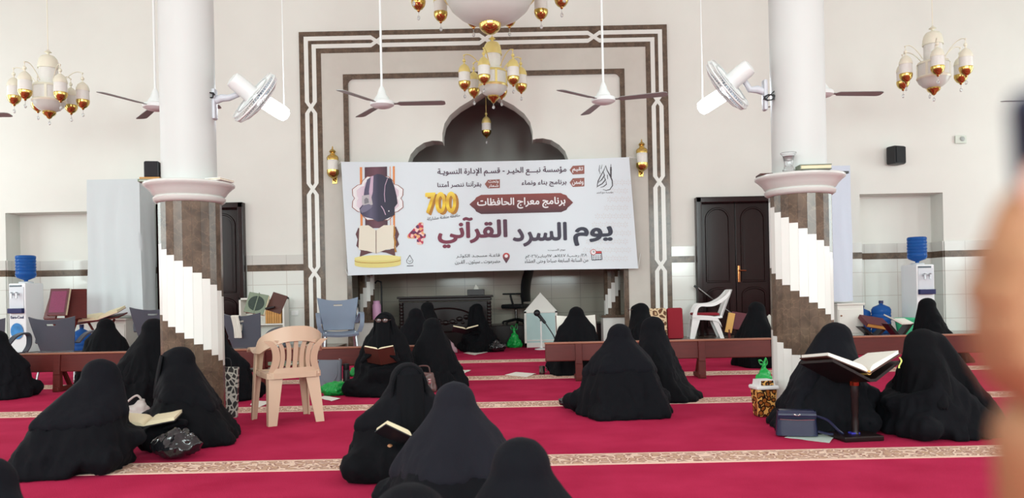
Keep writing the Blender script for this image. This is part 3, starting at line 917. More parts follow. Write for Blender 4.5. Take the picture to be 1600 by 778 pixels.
# ================================================================== PEOPLE
def remeshed(groups, voxel, smooth_it, seed, fold=.012, fold_scale=(7, 7, 1.6), cut_below=None, floor_z=None, radial=None):
    """Union of convex sphere hulls, melted into one cloth surface, then creased."""
    b = MB()
    for g in groups: b.hull(g)
    me = bpy.data.meshes.new('tmp'); b.bm.to_mesh(me); b.bm.free()
    o = bpy.data.objects.new('tmp', me); C.objects.link(o)
    m = o.modifiers.new('r', 'REMESH'); m.mode = 'VOXEL'; m.voxel_size = voxel
    s = o.modifiers.new('s', 'SMOOTH'); s.factor = .5; s.iterations = smooth_it
    out = eval_mesh(o)
    bpy.data.objects.remove(o); bpy.data.meshes.remove(me)
    n = len(out.vertices)
    co = np.empty(n * 3, 'f'); out.vertices.foreach_get('co', co); co = co.reshape(-1, 3)
    no = np.empty(n * 3, 'f'); out.vertices.foreach_get('normal', no); no = no.reshape(-1, 3)
    zmax = co[:, 2].max()
    off = Vector((seed * 7.31, seed * 3.17, seed * 1.7))
    new = co.copy()
    for i in range(n):
        x, y, z = co[i]
        drop = min(1., max(0., (zmax - .13 - z) / .35))
        if drop <= 0 and fold_scale[2] < 5: continue
        p = Vector((x * fold_scale[0], y * fold_scale[1], z * fold_scale[2]))
        w = noise.noise_vector(Vector((x * 2.2, y * 2.2, z * 2.2)) + off) * .5
        a = noise.noise(p + w + off)
        c = noise.noise(p * 2.3 + w * 2 + off * 1.7)
        r = (1 - abs(a) * 2.4) * .75 + (1 - abs(c) * 2.2) * .32 - .45
        horiz = 1 - .6 * abs(no[i][2])
        new[i] += no[i] * (fold * drop * r * horiz)
    if floor_z is not None:
        zz = new[:, 2]
        new[:, 2] = np.where(zz < floor_z + .012, floor_z + np.clip(zz - floor_z, 0, .012) * .3, zz)
    out.vertices.foreach_set('co', new.ravel().astype('f'))
    if cut_below is not None:
        bm = bmesh.new(); bm.from_mesh(out); bm.normal_update()
        kill = [f for f in bm.faces if f.normal.z < -.5 and f.calc_center_median().z < cut_below]
        bmesh.ops.delete(bm, geom=kill, context='FACES')
        bm.to_mesh(out); bm.free()
    out.polygons.foreach_set('use_smooth', [True] * len(out.polygons))
    out.update()
    return out

def mesh_obj(name, me, m, parent=None):
    me.name = name
    me.materials.clear(); me.materials.append(m)
    o = bpy.data.objects.new(name, me); C.objects.link(o)
    if parent: o.parent = parent
    return o

def hand_mesh(name, m, parent, loc, rot, scale=1., curl=.9, mirror=1):
    """Right hand, palm down (-Z), fingers towards +Y, thumb on the -X side; one skinned surface with nails."""
    V, E_, Rr = [], [], []
    def add(p, r, par=None):
        V.append((p[0] * mirror, p[1], p[2])); Rr.append(r)
        if par is not None: E_.append((par, len(V) - 1))
        return len(V) - 1
    w0 = add((0, -.05, 0), .024); w1 = add((0, 0, 0), .026, w0)
    tips = []
    fing = [(-.031, .088, .074, .0090), (-.010, .094, .083, .0095), (.012, .090, .076, .0090), (.032, .080, .060, .0078)]
    for q, (x, y, L, r) in enumerate(fing):
        k0 = add((x * .62, .042, .002), .0165, w1)
        k = add((x, y, .003), .0115, k0)
        ang = .25 * curl; p = Vector((x, y, .003)); pr = k
        for j, (fr, da) in enumerate(((.44, .75 * curl), (.31, .65 * curl), (.25, .4 * curl))):
            p = p + Vector((x * .12 * fr, math.cos(ang) * L * fr, -math.sin(ang) * L * fr))
            pr = add(tuple(p), r * (1 - .1 * j), pr)
            ang += da
        tips.append((p.copy(), ang, r))
    t0 = add((-.026, .018, -.004), .015, w1)
    t1 = add((-.050, .045, -.012), .0125, t0)
    t2 = add((-.058, .075, -.022 - .006 * curl), .0108, t1)
    t3 = add((-.052, .098, -.034 - .01 * curl), .0095, t2)
    me = bpy.data.meshes.new('tmp'); me.from_pydata(V, E_, [])
    o = bpy.data.objects.new('tmp', me); C.objects.link(o)
    sk = o.modifiers.new('k', 'SKIN'); sk.use_smooth_shade = True
    for i, r in enumerate(Rr): me.skin_vertices[0].data[i].radius = (r, r)
    me.skin_vertices[0].data[1].use_root = True
    ss = o.modifiers.new('s', 'SUBSURF'); ss.levels = 2; ss.render_levels = 2
    out = eval_mesh(o)
    bpy.data.objects.remove(o); bpy.data.meshes.remove(me)
    h = mesh_obj(name, out, m, parent)
    h.location = loc; h.rotation_euler = rot; h.scale = (scale,) * 3
    return h

def person(loc, yaw, label, s=1., lean=.10, side=0., knee=.30, kf=.24, back=.16, hemb=.30, hemf=.30, seed=1, robe=None, veil=None, width=1., tail=None, nose=False, sh=.15,
           kneel=False, group='seated women in black veils', extra=(), vextra=(), headr=.105, elbow=.24, bulk=1., veil_fold=.030, headz=.73):
    p = Vector(loc)
    robe = robe or M_BLK1; veil = veil or M_BLK2
    sy = lean * .72
    sz = min(.55, max(.31, headz - .19))
    shL, shR = (side * .8 - sh, sy, sz - .015, .068), (side * .8 + sh, sy, sz - .015, .068)
    if kneel:
        pel = [(-.13, -.02, .22, .14), (.13, -.02, .22, .14)]
        legs = [[(-.13, -.1, .16, .14), (.13, -.1, .16, .14), (-.17, .30, .09, .085), (.17, .30, .09, .085), (-.14, -back, .05, .05), (.14, -back, .05, .05)]]
    else:
        pel = [(-.13 * bulk, -.03, .13, .13), (.13 * bulk, -.03, .13, .13)]
        legs = [[(-.12, 0, .12, .12), (-knee, kf, .09, .085), (.02, kf + .08, .05, .05)],
                [(.12, 0, .12, .12), (knee, kf, .09, .085), (-.02, kf + .08, .05, .05)],
                [(-knee, kf, .07, .07), (knee, kf, .07, .07), (0, kf + .12, .03, .03), (0, 0, .08, .08)]]
    groups = legs + [pel + [(-.2, -back, .02, .025), (.2, -back, .02, .025), (-knee * .9, kf * .3, .02, .03), (knee * .9, kf * .3, .02, .03)],
                     pel + [shL, shR]]
    for sg, S in ((-1, shL), (1, shR)):
        el = (side * .5 + sg * elbow, sy + .07, min(.31, sz - .14), .062)
        groups += [[S, el], [el, (sg * .07, sy + .25, min(.25, sz - .2), .042)]]
    ez = min(.27, sz - .16)
    by = min(-.10, sy - .18)
    tent = [shL, shR, (side * .5 - elbow, sy + .05, hemf + .02, .056), (side * .5 + elbow, sy + .05, hemf + .02, .056), (side * .5 - .17, by, hemb + .02, .038), (side * .5 + .17, by, hemb + .02, .038),
            (-max(knee, .33), .06, .02, .03), (max(knee, .33), .06, .02, .03), (-.25, min(-back, by - .03), .02, .03), (.25, min(-back, by - .03), .02, .03)]
    groups += [tent, [(side - .1, lean + .10, hemf + .04, .038), (side + .1, lean + .10, hemf + .04, .038), (side * .5 - elbow, sy + .05, hemf + .02, .056), (side * .5 + elbow, sy + .05, hemf + .02, .056), (-knee * .8, kf * .95, .07, .06), (knee * .8, kf * .95, .07, .06), (0, 0, .1, .1)]]
    groups += [[(-.07, sy + .25, min(.25, sz - .2), .042), (.07, sy + .25, min(.25, sz - .2), .042), (-elbow * .9, sy + .05, ez, .05), (elbow * .9, sy + .05, ez, .05), (-knee * .75, kf * .9, .08, .06), (knee * .75, kf * .9, .08, .06)]]
    groups += [[shL, shR, (side, lean, headz - .05, .075)]]
    if tail: groups += tail
    groups += list(extra)
    W = Matrix.Diagonal((width, 1, 1, 1))
    G = lambda gs: [[(x * width * s, y * s, z * s, r * s) for (x, y, z, r) in g] for g in gs]
    me = remeshed(G(groups), .02 * s, 7, seed, fold=.042 * s, fold_scale=(10, 10, 2.2), floor_z=.004)
    root = mesh_obj('person', me, robe)
    root.location = p; root.rotation_euler = (0, 0, R(yaw))
    tag(root, label, 'person', group)
    hd = (side, lean, headz, headr)
    ch = (side, lean + .045, headz - .08, .075)
    S2 = [(side * .8 - sh + .004, sy, sz + .0, .078), (side * .8 + sh - .004, sy, sz + .0, .078)]
    E2 = [(side * .5 - elbow - .004, sy + .05, hemf + .03, .066), (side * .5 + elbow + .004, sy + .05, hemf + .03, .066)]
    vg = [[hd, (side, lean - .02, headz + .005, headr)], [hd, ch], [hd, (side, lean - .01, headz - .13, .09)], [ch, (side, lean - .015, headz - .03, .10), *[(x, y, z - .005, r * .9) for x, y, z, r in S2]], [*S2, *E2],
          [(side, lean - .04, headz - .06, headr * .88), *S2, (side * .5 - .17, min(-.10, sy - .18), hemb + .03, .050), (side * .5 + .17, min(-.10, sy - .18), hemb + .03, .050)],
          [S2[0], E2[0], (side * .5 - .17, min(-.10, sy - .18), hemb + .03, .050)], [S2[1], E2[1], (side * .5 + .17, min(-.10, sy - .18), hemb + .03, .050)],
          [ch, (side - .1, lean + .10, hemf + .05, .04), (side + .1, lean + .10, hemf + .05, .04), *E2]]
    if nose: vg.append([(side, lean + headr * .66, headz - .02, .036), (side, lean + .065, headz - .14, .045), (side, lean + .06, headz + .03, .05)])
    vg += list(vextra)
    mv = remeshed(G(vg), .016 * s, 6, seed + 11.3, fold=veil_fold * s, fold_scale=(13, 13, 2.0), cut_below=max(hemb, hemf) * s + .12)
    v = mesh_obj('veil', mv, veil, root)
    root['_s'] = s
    return root, s

def niqab(root, s, lean, headz=.73, headr=.105, side=0., m=None, rim=True):
    """the separate face veil hanging in front of the face, and the hood's folded rim around it"""
    b = MB()
    def f(u, v):
        a = (u - .5) * 1.5
        z = headz + .045 - v * .30
        r = headr * 1.02 + .012 + .014 * math.sin(v * 2.2) + .005 * math.sin(u * 19) * v
        return Vector((side + math.sin(a) * r * .86, lean + math.cos(a) * r - .004 + .035 * v, z)) * s
    b.grid(f, 18, 14, .004)
    o = b.build('face_veil', m or M_BLK3, root, angle=80)
    if not rim: return o
    pts = []
    for k in range(-6, 23):
        if k < 0: x, z = -.092 - .004 * k * -1, headz - .03 + k * .035
        elif k > 16: x, z = .092 + .004 * (k - 16), headz - .03 - (k - 16) * .035
        else:
            t = PI - PI * k / 16
            x, z = .092 * math.cos(t), headz - .03 + .115 * math.sin(t)
        y = lean + .080 - 1.2 * x * x - max(0, z - headz - .02) * .55 + max(0, headz - .05 - z) * .12
        pts.append(Vector((side + x, y, z)) * s)
    b = MB(); b.tube(pts, .011 * s, 8); b.build('hood_rim', root.data.materials[0], root, angle=80)
    return o

WOMEN = {}
def woman(key, tx, ty, yb, yaw, label, s=1., lean=.10, side=0., dz=.28, Z=None, **kw):
    """head crown at picture point (tx, ty); front edge of the robe at row yb"""
    Zc = Z or fl(tx, yb).y + dz
    f = Vector((-math.sin(R(yaw)), math.cos(R(yaw)), 0)); r = Vector((math.cos(R(yaw)), math.sin(R(yaw)), 0))
    d = f * lean * s + r * side * s
    hp = at(tx, ty, Zc + d.y)
    headz = hp.z / s - .105
    loc = (hp.x - d.x, Zc, 0)
    root, sc = person(loc, yaw, label, s=s, lean=lean, side=side, headz=headz, **kw)
    WOMEN[key] = (root, sc, lean, headz, side)
    return root
# ================================================================== THE BANNER
BY = 13.34
def bp(px, py):
    p = at(px, py, BY); return p.x, p.z
M_BANNER = mat('white_vinyl', srgb(216, 224, 230), .38, noise_amt=.015, noise_scale=2)
Nb = (at(760, 335, BY))
bn = thing('event_banner', 'wide white printed banner with Arabic lettering hung across the niche', 'banner', Nb)
cor = [bp(533, 253), bp(983, 245.5), bp(997, 419.5), bp(544, 430.5)]    # TL TR BR BL
def bsurf(x, z):
    return .006 * math.sin(x * 1.1 + .5) + .003 * math.sin(x * 2.1 + z * 1.4)
def fsheet(u, v):
    tx, tz = cor[0][0] * (1 - u) + cor[1][0] * u, cor[0][1] * (1 - u) + cor[1][1] * u
    bx, bz = cor[3][0] * (1 - u) + cor[2][0] * u, cor[3][1] * (1 - u) + cor[2][1] * u
    x, z = tx * (1 - v) + bx * v, tz * (1 - v) + bz * v
    z += -.035 * math.sin(PI * u) * (1 - v) + .02 * math.sin(PI * u) * v
    return Vector((x - Nb.x, bsurf(x, z), z - Nb.z))
b = MB(); b.grid(fsheet, 60, 20, .006); b.build('vinyl_sheet', M_BANNER, bn, angle=80)
def onb(x, z, layer):
    return Vector((x - Nb.x, bsurf(x, z) - .008 - .0022 * layer, z - Nb.z))
PR = {}
def ink(name, rgb):
    return mat('print_' + name, srgb(*rgb), .5)
def poly(name, pts, m, layer=1, px=True, build=True, mb=None):
    """flat printed shape; pts in picture pixels"""
    q = [bp(*p) for p in pts] if px else pts
    b = mb or MB()
    a = [b.bm.verts.new(onb(x, z, layer)) for x, z in q]
    c = [b.bm.verts.new(onb(x, z, layer) + Vector((0, .0015, 0))) for x, z in q]
    n = len(a)
    fs = [b.bm.faces.new(a)]
    for k in range(n): fs.append(b.bm.faces.new((a[k], a[(k + 1) % n], c[(k + 1) % n], c[k])))
    b._mark(fs)
    if mb is None: return b.build(name, m, bn, smooth=False)
    return b
def stroke(name, pts, w, m, layer=1, mb=None):
    q = [Vector((p[0], p[1])) for p in pts]
    L, Rr = [], []
    for i, p in enumerate(q):
        t = (q[min(i + 1, len(q) - 1)] - q[max(i - 1, 0)]).normalized()
        n = Vector((-t.y, t.x))
        ww = w[i] if hasattr(w, '__len__') else w
        L.append(p + n * ww / 2); Rr.append(p - n * ww / 2)
    b = mb or MB()
    for k in range(len(q) - 1): poly(name, [L[k], L[k + 1], Rr[k + 1], Rr[k]], m, layer, mb=b)
    if mb is None: return b.build(name, m, bn, smooth=False)
    return b
# ---- Arabic shaping with presentation forms, drawn right to left
FORMS = {}
for cp in list(range(0xFE70, 0xFEFD)):
    d = unicodedata.decomposition(chr(cp)).split()
    if len(d) >= 2 and d[0] in ('<isolated>', '<final>', '<initial>', '<medial>'):
        FORMS[(''.join(chr(int(x, 16)) for x in d[1:]), d[0][1:-1])] = chr(cp)
def shape(s):
    out = []
    toks = []
    i = 0
    while i < len(s):
        if s[i:i + 2] in ('\u0644\u0627', '\u0644\u0623', '\u0644\u0625', '\u0644\u0622'): toks.append(s[i:i + 2]); i += 2
        else: toks.append(s[i]); i += 1
    joinable = lambda t, f: (t, f) in FORMS
    for k, t in enumerate(toks):
        if t == '\u0640': out.append(t); continue
        if (t, 'isolated') not in FORMS: out.append(t); continue
        prev = toks[k - 1] if k else ''
        nxt = toks[k + 1] if k + 1 < len(toks) else ''
        pj = bool(prev) and (prev == '\u0640' or joinable(prev, 'initial')) and joinable(t, 'final')
        nj = bool(nxt) and joinable(t, 'initial') and (nxt == '\u0640' or joinable(nxt, 'final'))
        f = 'medial' if pj and nj else 'final' if pj else 'initial' if nj else 'isolated'
        out.append(t if f == 'isolated' and len(t) == 1 else FORMS.get((t, f), t))
    rev, run = [], []
    for t in reversed(out):
        if t.isdigit(): run.insert(0, t)
        else:
            rev += run + [t]; run = []
    return ''.join(rev + run)
from mathutils.geometry import delaunay_2d_cdt, interpolate_bezier
def glyph_mesh(text, res):
    """outlines of the text filled by winding number, so that overlapping strokes stay solid"""
    cu = bpy.data.curves.new('t', 'FONT'); cu.body = text; cu.size = 1
    o = bpy.data.objects.new('t', cu); C.objects.link(o)
    dg = bpy.context.evaluated_depsgraph_get()
    cv = o.evaluated_get(dg).to_curve(dg)
    loops = []
    for sp in cv.splines:
        P = sp.bezier_points
        n = len(P)
        if n < 2: continue
        L = []
        for i in range(n):
            p, q = P[i], P[(i + 1) % n]
            straight = (p.handle_right - p.co).length < 1e-5 and (q.handle_left - q.co).length < 1e-5
            L += [Vector(v[:2]) for v in ([p.co] if straight else interpolate_bezier(p.co, p.handle_right, q.handle_left, q.co, res + 1)[:-1])]
        K = [v for i, v in enumerate(L) if (v - L[i - 1]).length > 1e-4]
        if len(K) > 2: loops.append(K)
    o.evaluated_get(dg).to_curve_clear()
    bpy.data.objects.remove(o); bpy.data.curves.remove(cu)
    V, E_ = [], []
    for L in loops:
        k = len(V); V += L
        E_ += [(k + i, k + (i + 1) % len(L)) for i in range(len(L))]
    vo, eo, fo, *_ = delaunay_2d_cdt(V, E_, [], 0, 1e-5)
    tri = [f for f in fo if len(f) == 3]
    ctr = np.array([[sum(vo[i][0] for i in f) / 3, sum(vo[i][1] for i in f) / 3] for f in tri])
    wind = np.zeros(len(tri))
    for L in loops:
        A = np.array([tuple(v) for v in L]); B = np.roll(A, -1, 0)
        lo, hi = A.min(0), A.max(0)
        idx = np.where((ctr[:, 0] > lo[0]) & (ctr[:, 0] < hi[0]) & (ctr[:, 1] > lo[1]) & (ctr[:, 1] < hi[1]))[0]
        for t in idx:
            x, y = ctr[t]
            up = (A[:, 1] <= y) & (B[:, 1] > y); dn = (A[:, 1] > y) & (B[:, 1] <= y)
            cr = (B[:, 0] - A[:, 0]) * (y - A[:, 1]) - (x - A[:, 0]) * (B[:, 1] - A[:, 1])
            wind[t] += np.sum(up & (cr > 0)) - np.sum(dn & (cr < 0))
    keep = [f for f, w in zip(tri, wind) if w != 0]
    me = bpy.data.meshes.new('t'); me.from_pydata([(v[0], v[1], 0) for v in vo], [], keep)
    bm = bmesh.new(); bm.from_mesh(me)
    bmesh.ops.delete(bm, geom=[v for v in bm.verts if not v.link_faces], context='VERTS')
    bm.to_mesh(me); bm.free()
    return me
def lettering(name, s, box, m, layer=2, bold=0., arabic=True, res=3, tilt=0., extr=0.):
    """text fitted into the pixel box (x0,y0,x1,y1)"""
    me = glyph_mesh(shape(s) if arabic else s, res)
    if bold:
        bm = bmesh.new()
        for k in range(9):
            a_ = 2 * PI * k / 8
            n0 = len(bm.verts); bm.from_mesh(me); bm.verts.ensure_lookup_table()
            rr_ = 0 if k == 8 else bold
            for v in bm.verts[n0:]: v.co += Vector((rr_ * math.cos(a_), rr_ * math.sin(a_), .0 if k == 8 else .04 + .02 * k))
        bm.to_mesh(me); bm.free(); extr = 1
    n = len(me.vertices)
    co = np.empty(n * 3, 'f'); me.vertices.foreach_get('co', co); co = co.reshape(-1, 3)
    lo, hi = co.min(0), co.max(0)
    x0, y0, x1, y1 = box
    for i in range(n):
        u, v = (co[i][0] - lo[0]) / (hi[0] - lo[0]), (co[i][1] - lo[1]) / (hi[1] - lo[1])
        # the row follows the slight roll of the picture, so that it hangs level in the place
        px_, py_ = x0 + (x1 - x0) * u, y1 + (y0 - y1) * v - (u - .5) * (x1 - x0) * (.021 + tilt)
        x, z = bp(px_, py_)
        w = onb(x, z, layer)
        if extr: w.y -= co[i][2] * .006
        co[i] = w
    me.vertices.foreach_set('co', co.ravel()); me.update()
    me.materials.clear()
    o = mesh_obj(name, me, m, bn)
    return o
I_NAVY = ink('navy', (46, 48, 66)); I_PLUM = ink('plum', (72, 44, 66)); I_MAR = ink('maroon', (112, 40, 66))
I_GREY = ink('grey', (70, 66, 72)); I_BROWN = ink('brown', (146, 88, 78)); I_WHITE = ink('white', (236, 234, 236))
I_ORANGE = ink('orange', (226, 140, 76)); I_GOLD = ink('gold', (226, 190, 60)); I_DGOLD = ink('dark_gold', (176, 120, 40))
I_CREAM = ink('cream', (232, 226, 208)); I_ROBE = ink('robe', (44, 42, 62)); I_LILAC = ink('lilac', (206, 178, 200))
I_FAINT = ink('faint_pattern', (212, 212, 214)); I_RED = ink('red', (196, 70, 70)); I_PODIUM = ink('podium', (226, 214, 132)); I_PODTOP = ink('podium_top', (236, 226, 150))
I_SHADE = ink('robe_fold', (78, 74, 100)); I_DKBR = ink('dark_brown', (96, 58, 62))
def gradient_ink(name, stops, axis='z'):
    m = mat('print_' + name, (1, 1, 1, 1), .5)
    N, L, bb = nodes_of(m)
    tc = N.new('ShaderNodeTexCoord'); sx = N.new('ShaderNodeSeparateXYZ'); L.new(tc.outputs['Generated'], sx.inputs[0])
    r = ramp(N, stops); L.new(sx.outputs['X' if axis == 'x' else 'Z'], r.inputs[0]); L.new(r.outputs[0], bb.inputs['Base Color'])
    return m
lettering('title_lettering', 'يوم', (895.5, 353.5, 957.5, 384), I_NAVY, bold=.034)
lettering('title_lettering', 'السرد', (801, 347.5, 886, 385), gradient_ink('navy_to_plum', [(0, srgb(74, 56, 76)), (1, srgb(52, 50, 68))], 'x'), bold=.034)
lettering('title_lettering', 'القرآني', (684, 339, 793, 387), gradient_ink('maroon_to_plum', [(0, srgb(124, 40, 66)), (.6, srgb(108, 42, 68)), (1, srgb(84, 52, 72))], 'x'), bold=.034)
lettering('heading_lettering', 'مؤسسة نبـــع الخيـر - قسـم الإدارة النسويـة', (683.5, 261.5, 885, 275), I_PLUM, bold=.02)
lettering('heading_lettering', 'برنامج بناء ونماء', (815, 281, 885, 292), I_PLUM, bold=.02)
lettering('heading_lettering', 'بقرآننا ننصر أمتنا', (683.5, 283, 752, 294), I_PLUM, bold=.02)
def tagshape(x0, y0, x1, y1):
    m_ = (y0 + y1) / 2
    return [(x0 + 5, y0 + .6), (x1, y0 - .3), (x1, y1 - .3), (x0 + 5, y1 + .6), (x0, m_ + .4)]
for (bx, s, tb) in (((890, 258.5, 913, 272), 'تقيم', (894, 261, 911, 270)), ((890, 278, 913, 291.5), 'وضمن', (894, 281, 911.5, 290))):
    poly('label_tag', tagshape(*bx), I_BROWN); lettering('tag_lettering', s, tb, I_WHITE, bold=.02)
poly('label_tag', tagshape(757.5, 280.5, 781, 294), I_BROWN)
lettering('tag_lettering', 'وتحت', (763, 281.5, 779, 286.8), I_WHITE, bold=.02); lettering('tag_lettering', 'شعار', (763, 288, 779, 293.4), I_WHITE, bold=.02)
# cartouche
cart = [(733.5, 319.5), (737, 316), (742, 312), (744, 308.5), (748, 306.5), (752, 304.5), (876, 301.5), (880, 303.5), (885, 305), (887, 308.5), (891, 312), (895.5, 316.5),
        (891, 321), (887, 324.5), (885, 328), (880, 330), (877, 331.5), (752, 334.5), (748, 332.5), (744, 330.5), (742, 327), (737, 323)]
poly('cartouche', cart, gradient_ink('cartouche_brown', [(0, srgb(72, 40, 50)), (1, srgb(140, 66, 60))]))
lettering('cartouche_lettering', 'برنامج معراج الحافظات', (745.5, 308.5, 883.5, 326), I_WHITE, bold=.028)
# gold number with a thick edge
lettering('gold_number_edge', '700', (668, 302.5, 717, 336), I_DGOLD, 2, .03, False, 4, .02)
lettering('gold_number', '700', (664.5, 300, 713, 333.5), gradient_ink('gold_leaf', [(0, srgb(206, 150, 30)), (.35, srgb(246, 214, 60)), (.6, srgb(214, 166, 40)), (1, srgb(250, 224, 90))]), 4, .03, False, 4, .02)
lettering('caption_lettering', 'حافظة متقنة مشاركة', (667.5, 336.5, 719, 343), I_GREY, 2, .008, tilt=.10)
mfl = mat('print_flowers', (1, 1, 1, 1), .5)
N_, L_, B_ = nodes_of(mfl)
tc_ = N_.new('ShaderNodeTexCoord'); vo_ = N_.new('ShaderNodeTexVoronoi'); vo_.inputs['Scale'].default_value = 22
L_.new(tc_.outputs['Object'], vo_.inputs['Vector'])
rm_ = ramp(N_, [(0, srgb(120, 30, 70)), (.2, srgb(190, 50, 80)), (.4, srgb(240, 200, 190)), (.6, srgb(96, 40, 90)), (.8, srgb(232, 170, 120))], 'CONSTANT')
sp_ = N_.new('ShaderNodeSeparateColor'); L_.new(vo_.outputs['Color'], sp_.inputs[0]); L_.new(sp_.outputs[0], rm_.inputs[0]); L_.new(rm_.outputs[0], B_.inputs['Base Color'])
lettering('flower_number', '4', (636.5, 347.5, 665.5, 382.5), mfl, 2, .05, False, 4)
# details of the day and place
lettering('detail_lettering', 'يوم السبت', (856, 388.5, 883, 393), I_GREY, bold=.004, res=1)
lettering('detail_lettering', '٢٨/ رجـب/ ١٤٤٧هـ ١٧/ينايـر/٢٠٢٦م', (821, 397, 917, 404), I_GREY, bold=.006, res=1)
lettering('detail_lettering', 'من الساعة السابعة صباحا وحتى العشاء', (820, 404, 919, 411.5), I_GREY, bold=.006, res=1)
lettering('detail_lettering', 'قاعـة مسجـد الكوثـر', (713, 396.5, 781, 403), I_GREY, bold=.006, res=1)
lettering('detail_lettering', 'حضرموت ـ سيئون ـ القـرن', (711, 405.5, 782, 413), I_GREY, bold=.006, res=1)
# place pin
def circ(cx, cy, r, n=20, a0=0, a1=2 * PI): return [(cx + r * math.cos(a0 + (a1 - a0) * k / n), cy + r * math.sin(a0 + (a1 - a0) * k / n)) for k in range(n)]
pin = circ(791, 400.5, 5.6, 16, PI * .9, PI * 2.1) + [(795.5, 404.5), (791, 411.5), (786.5, 404.5)]
poly('map_pin', pin, gradient_ink('pin_red', [(0, srgb(60, 50, 66)), (.5, srgb(120, 60, 70)), (1, srgb(206, 80, 76))])); poly('map_pin_hole', circ(791, 400, 2.6), I_WHITE, 2)
# calendar with a clock
mb_ = MB()
for a_, c_ in (((924, 393), (939.5, 392.7)), ((939.5, 392.7), (940.5, 405.5)), ((940.5, 405.5), (925, 406.5)), ((925, 406.5), (924, 393)), ((924.5, 396.5), (940, 396))): stroke('', [a_, c_], 1.1, None, 1, mb_)
for r_ in range(3):
    for c_ in range(4):
        x_, y_ = 927 + c_ * 3.4, 399 + r_ * 2.6
        poly('', [(x_, y_), (x_ + 1.5, y_), (x_ + 1.5, y_ + 1.3), (x_, y_ + 1.3)], None, 1, mb=mb_)
mb_.build('calendar_icon', I_NAVY, bn, smooth=False)
poly('calendar_band', [(924.5, 393), (939.5, 392.5), (939.7, 395.6), (924.6, 396.2)], I_RED, 2)
poly('clock_face', circ(927, 394, 4.6), I_RED, 3); poly('clock_dial', circ(927, 394, 3.7), I_WHITE, 4)
mb_ = MB(); stroke('', [(927, 391.4), (927, 394.2)], .8, None, 5, mb_); stroke('', [(927, 394.2), (929, 393)], .8, None, 5, mb_); mb_.build('clock_hands', I_NAVY, bn, smooth=False)
# calligraphy logo: a drop of strokes with a small minaret
mb_ = MB()
S_ = lambda pts, w: stroke('', pts, w, None, 1, mb_)
S_([(946.5, 258.5), (943.5, 266), (938.5, 275), (934.5, 283), (933, 291)], [.5, 1.1, 1.4, 1.6, 1.0])
S_([(946.5, 258.5), (948.5, 266), (953, 274), (956.5, 282), (957, 290), (953, 296), (947, 297.5), (942, 296)], [.5, 1.3, 1.8, 1.8, 1.5, 1.3, 1.0, .5])
S_([(954.5, 261), (954.5, 277)], 2.4); S_([(953.0, 265.5), (956, 265.4)], 1.4); S_([(954.5, 256.5), (954.5, 261)], .8)
S_([(937, 258), (936, 266), (938, 272)], [.6, 1.1, .6]); S_([(941, 257), (939, 264)], [.4, 1.0]); S_([(942.5, 268), (944.5, 274), (940, 281), (935, 285)], [.6, 1.7, 1.5, .8])
S_([(944, 276), (946, 281), (941, 287), (934, 291), (932, 293)], [.6, 1.8, 1.6, 1.2, .5]); S_([(947, 283), (947.5, 288), (943, 291.5), (938, 293)], [.6, 1.5, 1.2, .5]); S_([(949, 273), (949.5, 280)], [1.2, .6])
mb_.build('calligraphy_logo', I_GREY, bn, smooth=False)
lettering('logo_lettering', 'مؤسسة نبع الخير', (932, 299, 958, 303), I_GREY, bold=.006, res=1)
# small drop logo
mb_ = MB(); stroke('', [(640.5, 398.5), (638, 403), (635.5, 407), (636, 410.5), (640, 412.2), (644.5, 410.5), (645.5, 407), (643, 403), (640.5, 398.5)], .8, None, 1, mb_)
stroke('', [(638.5, 407), (641, 409), (643, 406.5)], .7, None, 1, mb_); stroke('', [(636, 415.5), (646, 415.2)], 1.1, None, 1, mb_); mb_.build('drop_logo', I_GREY, bn, smooth=False)
# faint floral lattice on the end of the sheet
mb_ = MB()
random.seed(5)
for i in range(9):
    for j in range(10):
        cx_, cy_ = 905 + i * 9.6 + (j % 2) * 4.8, 285 + j * 13.2
        if cx_ > 982 or cy_ > 412 or cx_ < 962 - (cy_ - 270) * .42: continue
        for k_ in range(6):
            a_ = PI / 3 * k_ + .3
            stroke('', [(cx_ + 1.4 * math.cos(a_), cy_ + 1.4 * math.sin(a_)), (cx_ + 3.4 * math.cos(a_ + .25), cy_ + 3.4 * math.sin(a_ + .25)), (cx_ + 5 * math.cos(a_), cy_ + 5 * math.sin(a_))], [.4, 1.5, .4], None, 0, mb_)
mb_.build('floral_pattern', I_FAINT, bn, smooth=False)
# figure: ribbons, eight-lobed frame, headless graduate gown with a book, open book, podium
poly('dark_ribbon', [(570, 261.5), (605, 260.5), (606, 356), (571, 357)], gradient_ink('ribbon_brown', [(0, srgb(80, 48, 60)), (.5, srgb(110, 70, 84)), (1, srgb(72, 46, 58))], 'x'))
poly('orange_ribbon', [(562.5, 261.5), (566, 261.4), (567, 357), (563.5, 357)], I_ORANGE); poly('orange_ribbon', [(614, 260), (617, 260), (617.5, 355), (614.5, 355)], I_ORANGE)
poly('orange_ribbon', [(609.3, 260.3), (610.3, 260.3), (611, 355), (610, 355)], I_ORANGE)
fr = []
for k in range(8):
    a_ = PI / 8 + PI / 4 * k
    for da, rr in ((-.26, 40), (0, 43.5), (.26, 40)): fr.append((590.5 + rr * math.cos(a_ + da), 310 + rr * .86 * math.sin(a_ + da)))
    fr.append((590.5 + 36.5 * math.cos(a_ + PI / 8), 310 + 36.5 * .86 * math.sin(a_ + PI / 8)))
fin = [(590.5 + (x - 590.5) * .97, 310 + (y - 310) * .97) for x, y in fr]
poly('lobed_frame_line', fr, I_BROWN, 2); poly('lobed_frame', fin, I_WHITE, 3)
inn = [(590.5 + (x - 590.5) * .82, 310 + (y - 310) * .86) for x, y in fr]
